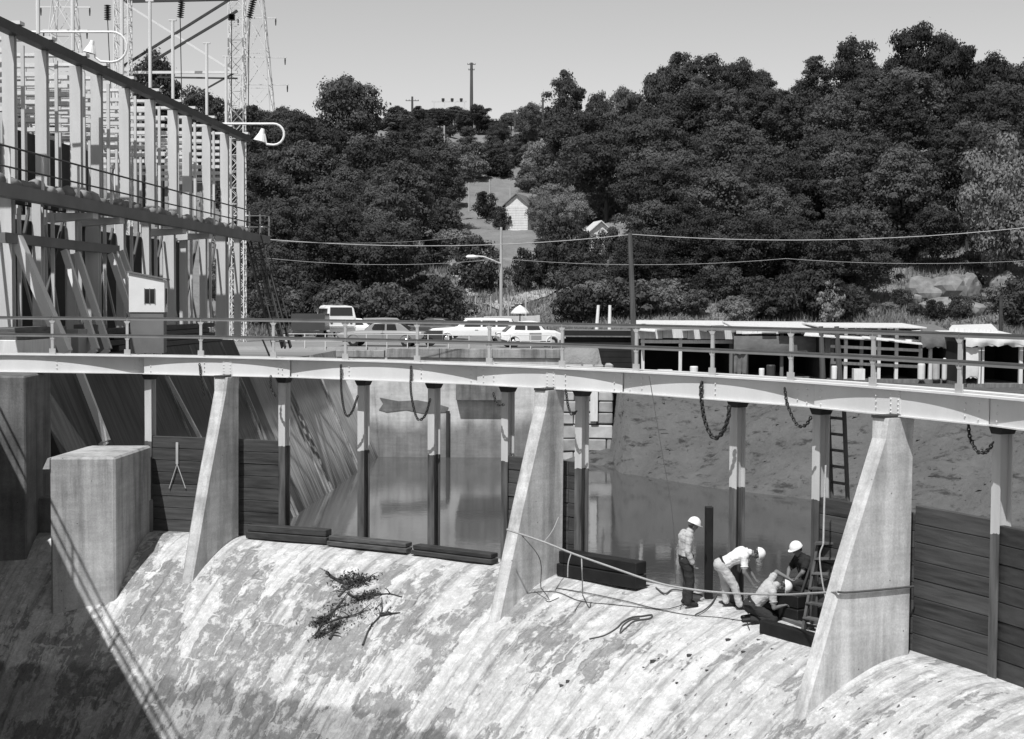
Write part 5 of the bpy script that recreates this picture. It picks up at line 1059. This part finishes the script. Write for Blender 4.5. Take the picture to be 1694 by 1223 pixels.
    MB().tube([cc+(f3*math.cos(a)*.082+s3*math.sin(a)*.085)*scale for a in np.linspace(0,2*math.pi,14,endpoint=False)],.02*scale,6,closed=True).build('collar',M_['shirt'],o,smooth=True)
    for s_ in 'LR':
        el,ha=j['el'+s_],j['ha'+s_]; c_,d_=(el.lerp(ha,.84),ha-el) if sleeve=='long' else (el.lerp(j['sh'+s_],.36),el-j['sh'+s_]); d_,q1,q2=basis(d_); rr_=(.043 if sleeve=='long' else .072)*scale
        MB().tube([c_+(q1*math.cos(a)+q2*math.sin(a))*rr_ for a in np.linspace(0,2*math.pi,12,endpoint=False)],.011*scale,5,closed=True).build('cuff',M_['shirt'],o,smooth=True)
    return o
def mir(d): # fill right side from left where missing
    for k in ('hip','kn','an','toe','sh','el','ha'):
        if k+'R' not in d: v=d[k+'L']; d[k+'R']=(v[0],-v[1],v[2])
    return d
p=on_sp(1136,1003)
person('worker in grey long-sleeved shirt and dark trousers standing by the upright black timber',p+V((0,0,0)),(1,.15,0),mir(dict(pelvis=(-.02,0,.93),chest=(-.03,0,1.30),neck=(.05,0,1.47),head=(.11,0,1.58),face=(.8,0,-.62),hipL=(-.02,.09,.9),knL=(.04,.1,.49),anL=(0,.11,.07),toeL=(.16,.12,.045),shL=(-.02,.185,1.40),elL=(-.04,.235,1.11),haL=(.05,.2,.86),elR=(-.06,-.24,1.11),haR=(.06,-.21,.86))),dict(shirt='shirt_grey',pants='pants_dark',boot='boot',skin='skin'),1.03,hat_tilt=.1)
p=on_sp(1213,1006)
person('worker in pale trousers and white short-sleeved shirt bending forward',p,(1,-.12,0),mir(dict(pelvis=(-.25,0,.88),chest=(.10,0,1.09),neck=(.30,0,1.12),head=(.44,0,1.10),face=(.75,0,-.9),hipL=(-.24,.1,.84),knL=(-.16,.12,.45),anL=(-.14,.12,.07),toeL=(.02,.13,.045),hipR=(-.24,-.1,.84),knR=(.02,-.13,.45),anR=(.13,-.14,.06),toeR=(.29,-.15,.04),shL=(.2,.19,1.1),elL=(.27,.22,.8),haL=(.42,.18,.57),shR=(.2,-.19,1.06),elR=(.2,-.24,.76),haR=(.36,-.2,.53))),dict(shirt='shirt_white',pants='pants_light',boot='boot',skin='skin'),1.0,'short',hat_tilt=.25)
p=on_sp(1252,1029)
person('worker in grey shirt kneeling with one arm stretched out above the gap',p,(1,-.1,0),mir(dict(pelvis=(-.12,0,.34),chest=(.20,0,.62),neck=(.36,0,.72),head=(.48,0,.70),face=(.8,0,-.5),hipL=(-.1,.1,.30),knL=(.30,.14,.10),anL=(-.12,.14,.07),toeL=(-.26,.14,.05),shL=(.24,.19,.72),elL=(.38,.28,.92),haL=(.62,.22,.80),shR=(.27,-.19,.62),elR=(.30,-.25,.33),haR=(.47,-.16,.36))),dict(shirt='shirt_grey',pants='pants_dark',boot='boot',skin='skin'),1.0,'short',hat_tilt=.15)
q=aty(1330,1012,p.y+1.15); q.z=spz(math.hypot(q.x-CX,q.y-CY))
person('worker in black shirt crouching behind the kneeling man',q,(-1,-.35,0),mir(dict(pelvis=(-.12,0,.50),chest=(.02,0,.87),neck=(.10,0,1.02),head=(.17,0,1.13),face=(.75,0,-.7),hipL=(-.1,.1,.47),knL=(.3,.16,.5),anL=(.02,.15,.07),toeL=(.18,.17,.045),shL=(.04,.18,.94),elL=(.18,.22,.72),haL=(.26,.1,.56),elR=(.2,-.24,.70),haR=(.30,-.12,.58))),dict(shirt='shirt_black',pants='pants_dark',boot='boot',skin='skin'),1.03,'short',hat_tilt=.1)
# ================================================================== ladders
def ladder(A,B,w,n,label,mat='dark_steel',side=None,r=.03):
    A,B=V(A),V(B); o=thing('ladder',label,'ladder',B); sd=V(side).normalized()*w/2
    for s_ in (-1,1): MB().beam(A+sd*s_,B+sd*s_,.05,.09).build('stile',mat,o)
    for k in range(n): p=A.lerp(B,(k+.6)/n); MB().beam(p-sd,p+sd,.04,.05).build('rung',mat,o)
    return o
t=idx(10.45); ladder(aty(1383,676,27.4),aty(1396,1000,26.9),.42,12,'tall dark wooden ladder leaning behind the plank panel beside the sunlit pier','pole_wood',tan(t))
o=thing('step_ladder','wooden step ladder standing open beside the sunlit pier','step ladder',on_sp(1335,1045)); Yl=on_sp(1335,1045).y
tp=[aty(1354,900,Yl+.45),aty(1395,898,Yl+.25)]; ft=[on_sp(1328,1046),on_sp(1395,1062)]
for a,b_ in zip(tp,ft): MB().beam(a,b_,.05,.08).build('front_leg','pole_wood',o)
bk=[tp[0]+V((-.25,.9,0)),tp[1]+V((-.1,.9,0))]
for a,b_ in zip(tp,bk): e=V((b_.x,b_.y,spz(25)+.0)); MB().beam(a,e,.04,.06).build('back_leg','pole_wood',o)
MB().beam(tp[0]+V((-.05,0,.02)),tp[1]+V((.05,0,.02)),.3,.04).build('top_board','pole_wood',o)
for k in range(1,6): u=k/6; MB().beam(tp[0].lerp(ft[0],u),tp[1].lerp(ft[1],u),.16,.03).build('step','timber_worn',o)
# ================================================================== ropes and chains
def catm(P_,n=8):
    P_=[V(p) for p in P_]; Q=[P_[0]*2-P_[1]]+P_+[P_[-1]*2-P_[-2]]; out=[]
    for i in range(1,len(Q)-2):
        for k in range(n):
            t=k/n; a,b,c_,d=Q[i-1:i+3]; out.append(.5*((2*b)+(c_-a)*t+(2*a-5*b+4*c_-d)*t*t+(3*b-a-3*c_+d)*t**3))
    return out+[P_[-1]]
def rope(pts,r,label,mat='rope'): return solo(MB().tube(catm(pts),r,6),'rope',mat,label,'rope')
def on_pier(x,y,k):
    e=tan(TP[k]); p0=pol(TP[k],24,0)+e*.172; d=ray(x,y); t=(p0-O).dot(e)/d.dot(e); return O+d*t+e*.02

rope([aty(838,876,30.35),aty(900,897,30.25),aty(945,915,29.6),aty(1010,938,29.2),aty(1080,962,28.7),aty(1130,973,28.2),aty(1200,981,27.6),aty(1290,984,26.4),aty(1340,982,25.0),on_pier(1384,979,2)],.022,'thick pale rope stretched from the middle pier past the workers')
rope([on_pier(x,y,2) for x,y in ((1384,979),(1400,980),(1450,976),(1510,970))],.020,'dark rope lying taut across the face of the sunlit pier','rope_dark')
rope([aty(945,915,29.6),aty(940,932,29.5),aty(939,955,29.5)],.013,'short pale cord hanging from the thick rope above the black timbers'); rope([aty(962,920,29.5),aty(963,950,29.45),on_sp(964,985)],.013,'longer pale cord hanging from the thick rope down to the spillway')
rope([aty(900,897,30.3),aty(914,878,30.9),aty(924,856,31.4)],.010,'thin cord tying the thick rope back to the middle pier'); rope([aty(862,884,30.4),aty(893,925,30.1),on_sp(895,975)+V((0,0,.02)),on_sp(905,996)+V((0,0,.015)),on_sp(925,990)+V((0,0,.015))],.010,'thin cord trailing from the rope onto the spillway','rope_dark')
def ground_rope(px,r,label,mat='rope_dark'): rope([on_sp(x,y)+V((0,0,r+.018)) for x,y in px],r,label,mat)
ground_rope([(975,1060),(1000,1054),(1020,1042),(1030,1032),(1045,1024),(1062,1022),(1078,1020),(1074,1026),(1050,1030),(1035,1042),(1026,1050),(1030,1038),(1044,1028),(1058,1026)],.016,'coiled rope lying on the spillway below the standing worker')
ground_rope([(920,975),(980,985),(1040,998),(1090,1010),(1120,1006),(1135,1000)],.010,'thin cord lying across the spillway towards the standing worker')
ground_rope([(1085,975),(1100,985),(1115,978),(1150,985),(1168,990)],.016,'short length of hose behind the standing worker'); ground_rope([(1150,1020),(1165,1012),(1178,1000),(1186,985)],.014,'dark hose lying between the two standing workers')
ground_rope([(1240,1005),(1236,1030),(1240,1045)],.01,'short dark cord hanging beside the kneeling worker')
rope([aty(1366,770,26.2),aty(1364,820,26.0),aty(1362,900,25.6)],.018,'pale hoisting rope hanging beside the sunlit pier'); rope([aty(1362,900,25.6),aty(1356,920,25.5),aty(1360,960,25.4),aty(1367,995,25.3)],.014,'pale slack rope loop hanging from the step ladder')
rope([aty(1050,300,60),aty(1074,620,30.5),aty(1092,730,29.6),aty(1110,832,28.9),aty(1118,960,28.6)],.008,'thin dark guy line running down past the girder behind the standing worker','rope_dark') if False else rope([aty(1074,622,29.8),aty(1092,730,29.2),aty(1112,850,28.7),aty(1118,965,28.5)],.009,'thin dark line hanging from the girder behind the standing worker','rope_dark')
def chain(px,Yf,label,r=.016,ln=.085):
    P_=catm([atr(x,y,Yf) for x,y in px],10); L_=[0]
    for a,b_ in zip(P_[:-1],P_[1:]): L_.append(L_[-1]+(b_-a).length)
    n=int(L_[-1]/(ln*.72)); b=MB(); 
    for k in range(n):
        s_=(k+.5)*L_[-1]/n; i=max(q for q in range(len(L_)) if L_[q]<=s_); i=min(i,len(P_)-2); c0=P_[i].lerp(P_[i+1],(s_-L_[i])/max(1e-6,L_[i+1]-L_[i])); d=(P_[i+1]-P_[i]).normalized(); d,sx,u=basis(d,rad(.7)); w_=sx if k%2 else u
        b.tube([c0+d*math.cos(a)*ln/2+w_*math.sin(a)*ln*.34 for a in np.linspace(0,2*math.pi,8,endpoint=False)],r,5,closed=True)
    o=solo(b,'chain','chain',label,'chain','chains hanging under the footbridge'); o['kind']=''; del o['kind']; return o
rc=24.80
for px,lab in ((((564,604),(565,650),(572,686),(582,682),(592,655)),'slack chain looped between the girder and the first post of the open bays'),(((680,606),(680,650),(690,692),(703,688),(712,660)),'slack chain looped to the middle post of the open bays'),(((448,622),(448,640),(456,656)),'short chain end beside the post at the shaded plank panel'),(((330,602),(333,630),(337,655)),'short chain hanging in front of the slim pier'),(((936,645),(940,672),(946,686),(954,680)),'short chain loop behind the rope-slung pier'),
    (((1161,632),(1160,655),(1166,695),(1180,724),(1195,716),(1205,690),(1206,672)),'big dark chain looped below the girder to a post'),(((1298,642),(1303,670),(1318,702),(1332,704),(1342,690)),'thin rusty chain looped to the post by the tall ladder'),(((1602,702),(1605,725),(1618,748),(1634,745),(1643,732)),'chain with a hook hanging behind the last post'),(((816,650),(822,668),(834,670)),'short chain bit beside the narrow plank panel')): chain(px,rc-.02 if px[0][0]<1590 else 25.0,lab,.02 if px[0][0]==1161 else .013,.1 if px[0][0]==1161 else .075)
# ================================================================== driftwood tangle and litter on the spillway
random.seed(3)
def branch(px,r,label):
    P_=catm([on_sp(x,y)+V((0,0,r*.8+random.uniform(0,.05))) for x,y in px],5); n=len(P_); b=MB(); b.tube(P_,[r*(1-.7*i/n) for i in range(n)],6)
    for k in range(4):
        i=random.randrange(2,n-1); d=V((random.uniform(-1,1),random.uniform(-.6,.2),random.uniform(-.2,.5))).normalized(); L_=random.uniform(.15,.4); b.tube([P_[i],P_[i]+d*L_*.5+V((0,0,.03)),P_[i]+d*L_],[r*.5,r*.35,r*.1],5)
    return solo(b,'driftwood_branch','driftwood',label,'branch','driftwood stranded on the spillway')
DW='dark driftwood branch stranded in a tangle on the spillway'
for px in (((548,958),(570,968),(590,966),(610,972)),((560,990),(575,975),(598,962),(612,966)),((530,1030),(548,1018),(566,998),(580,978)),((535,1035),(560,1026),(590,1020),(612,1005)),((600,1070),(612,1040),(630,1020),(632,995)),((522,1058),(530,1040),(545,1022)),((628,1022),(645,1018),(662,1016)),((545,1062),(556,1042),(562,1030)),((575,985),(588,992),(606,990),(618,984)),((540,950),(556,960),(574,962)),((585,1000),(600,992),(640,985),(665,990))): branch(px,random.uniform(.018,.038),DW)
# leafy wad caught in the branches
b=MB(); r=np.random.default_rng(8)
for (x,y,sx,n) in ((592,966,.2,420),(604,990,.13,240),(534,1030,.12,240),(552,1042,.1,160),(530,1052,.1,120),(572,960,.16,160),(560,1010,.3,140),(600,1020,.35,120)):
    c0=on_sp(x,y)
    for k in range(n):
        p=c0+V((r.normal()*sx,r.normal()*sx*.5,0)); p.z=spz(math.hypot(p.x-CX,p.y-CY))+.02+abs(r.normal())*.04; d=V(r.normal(size=3)).normalized()*.05; e=V(r.normal(size=3)).normalized()*.035; b.add([p-d,p+e,p+d],[(0,1,2)])
tag(b.build('leaf_litter','driftwood'),'dark matted leaf litter caught in the stranded branches','litter',kind='stuff')
def chunk(x,y,s_,label,mat='driftwood'):
    c0=on_sp(x,y); q=[]; 
    for z_ in (-.02,s_*.5):
        for a in np.linspace(0,6.28,6)[:-1]: q.append(c0+V((math.cos(a)*s_*random.uniform(.6,1.2),math.sin(a)*s_*random.uniform(.6,1.1),z_-math.sin(a)*s_*.5*0)))
    b=MB(); b.loft([q[:5],q[5:]]); solo(b,'debris_chunk',mat,label,'debris','debris scattered on the spillway')
for x,y in ((1065,1105),(1080,1095),(1090,1090),(1255,1060),(1260,1050),(1278,1075),(1140,1085),(1170,1110),(930,1135),(940,1128),(1230,1080),(1300,1090),(1205,1060),(1120,1130)): chunk(x,y,random.uniform(.03,.07),'small dark chunk of debris lying on the spillway')
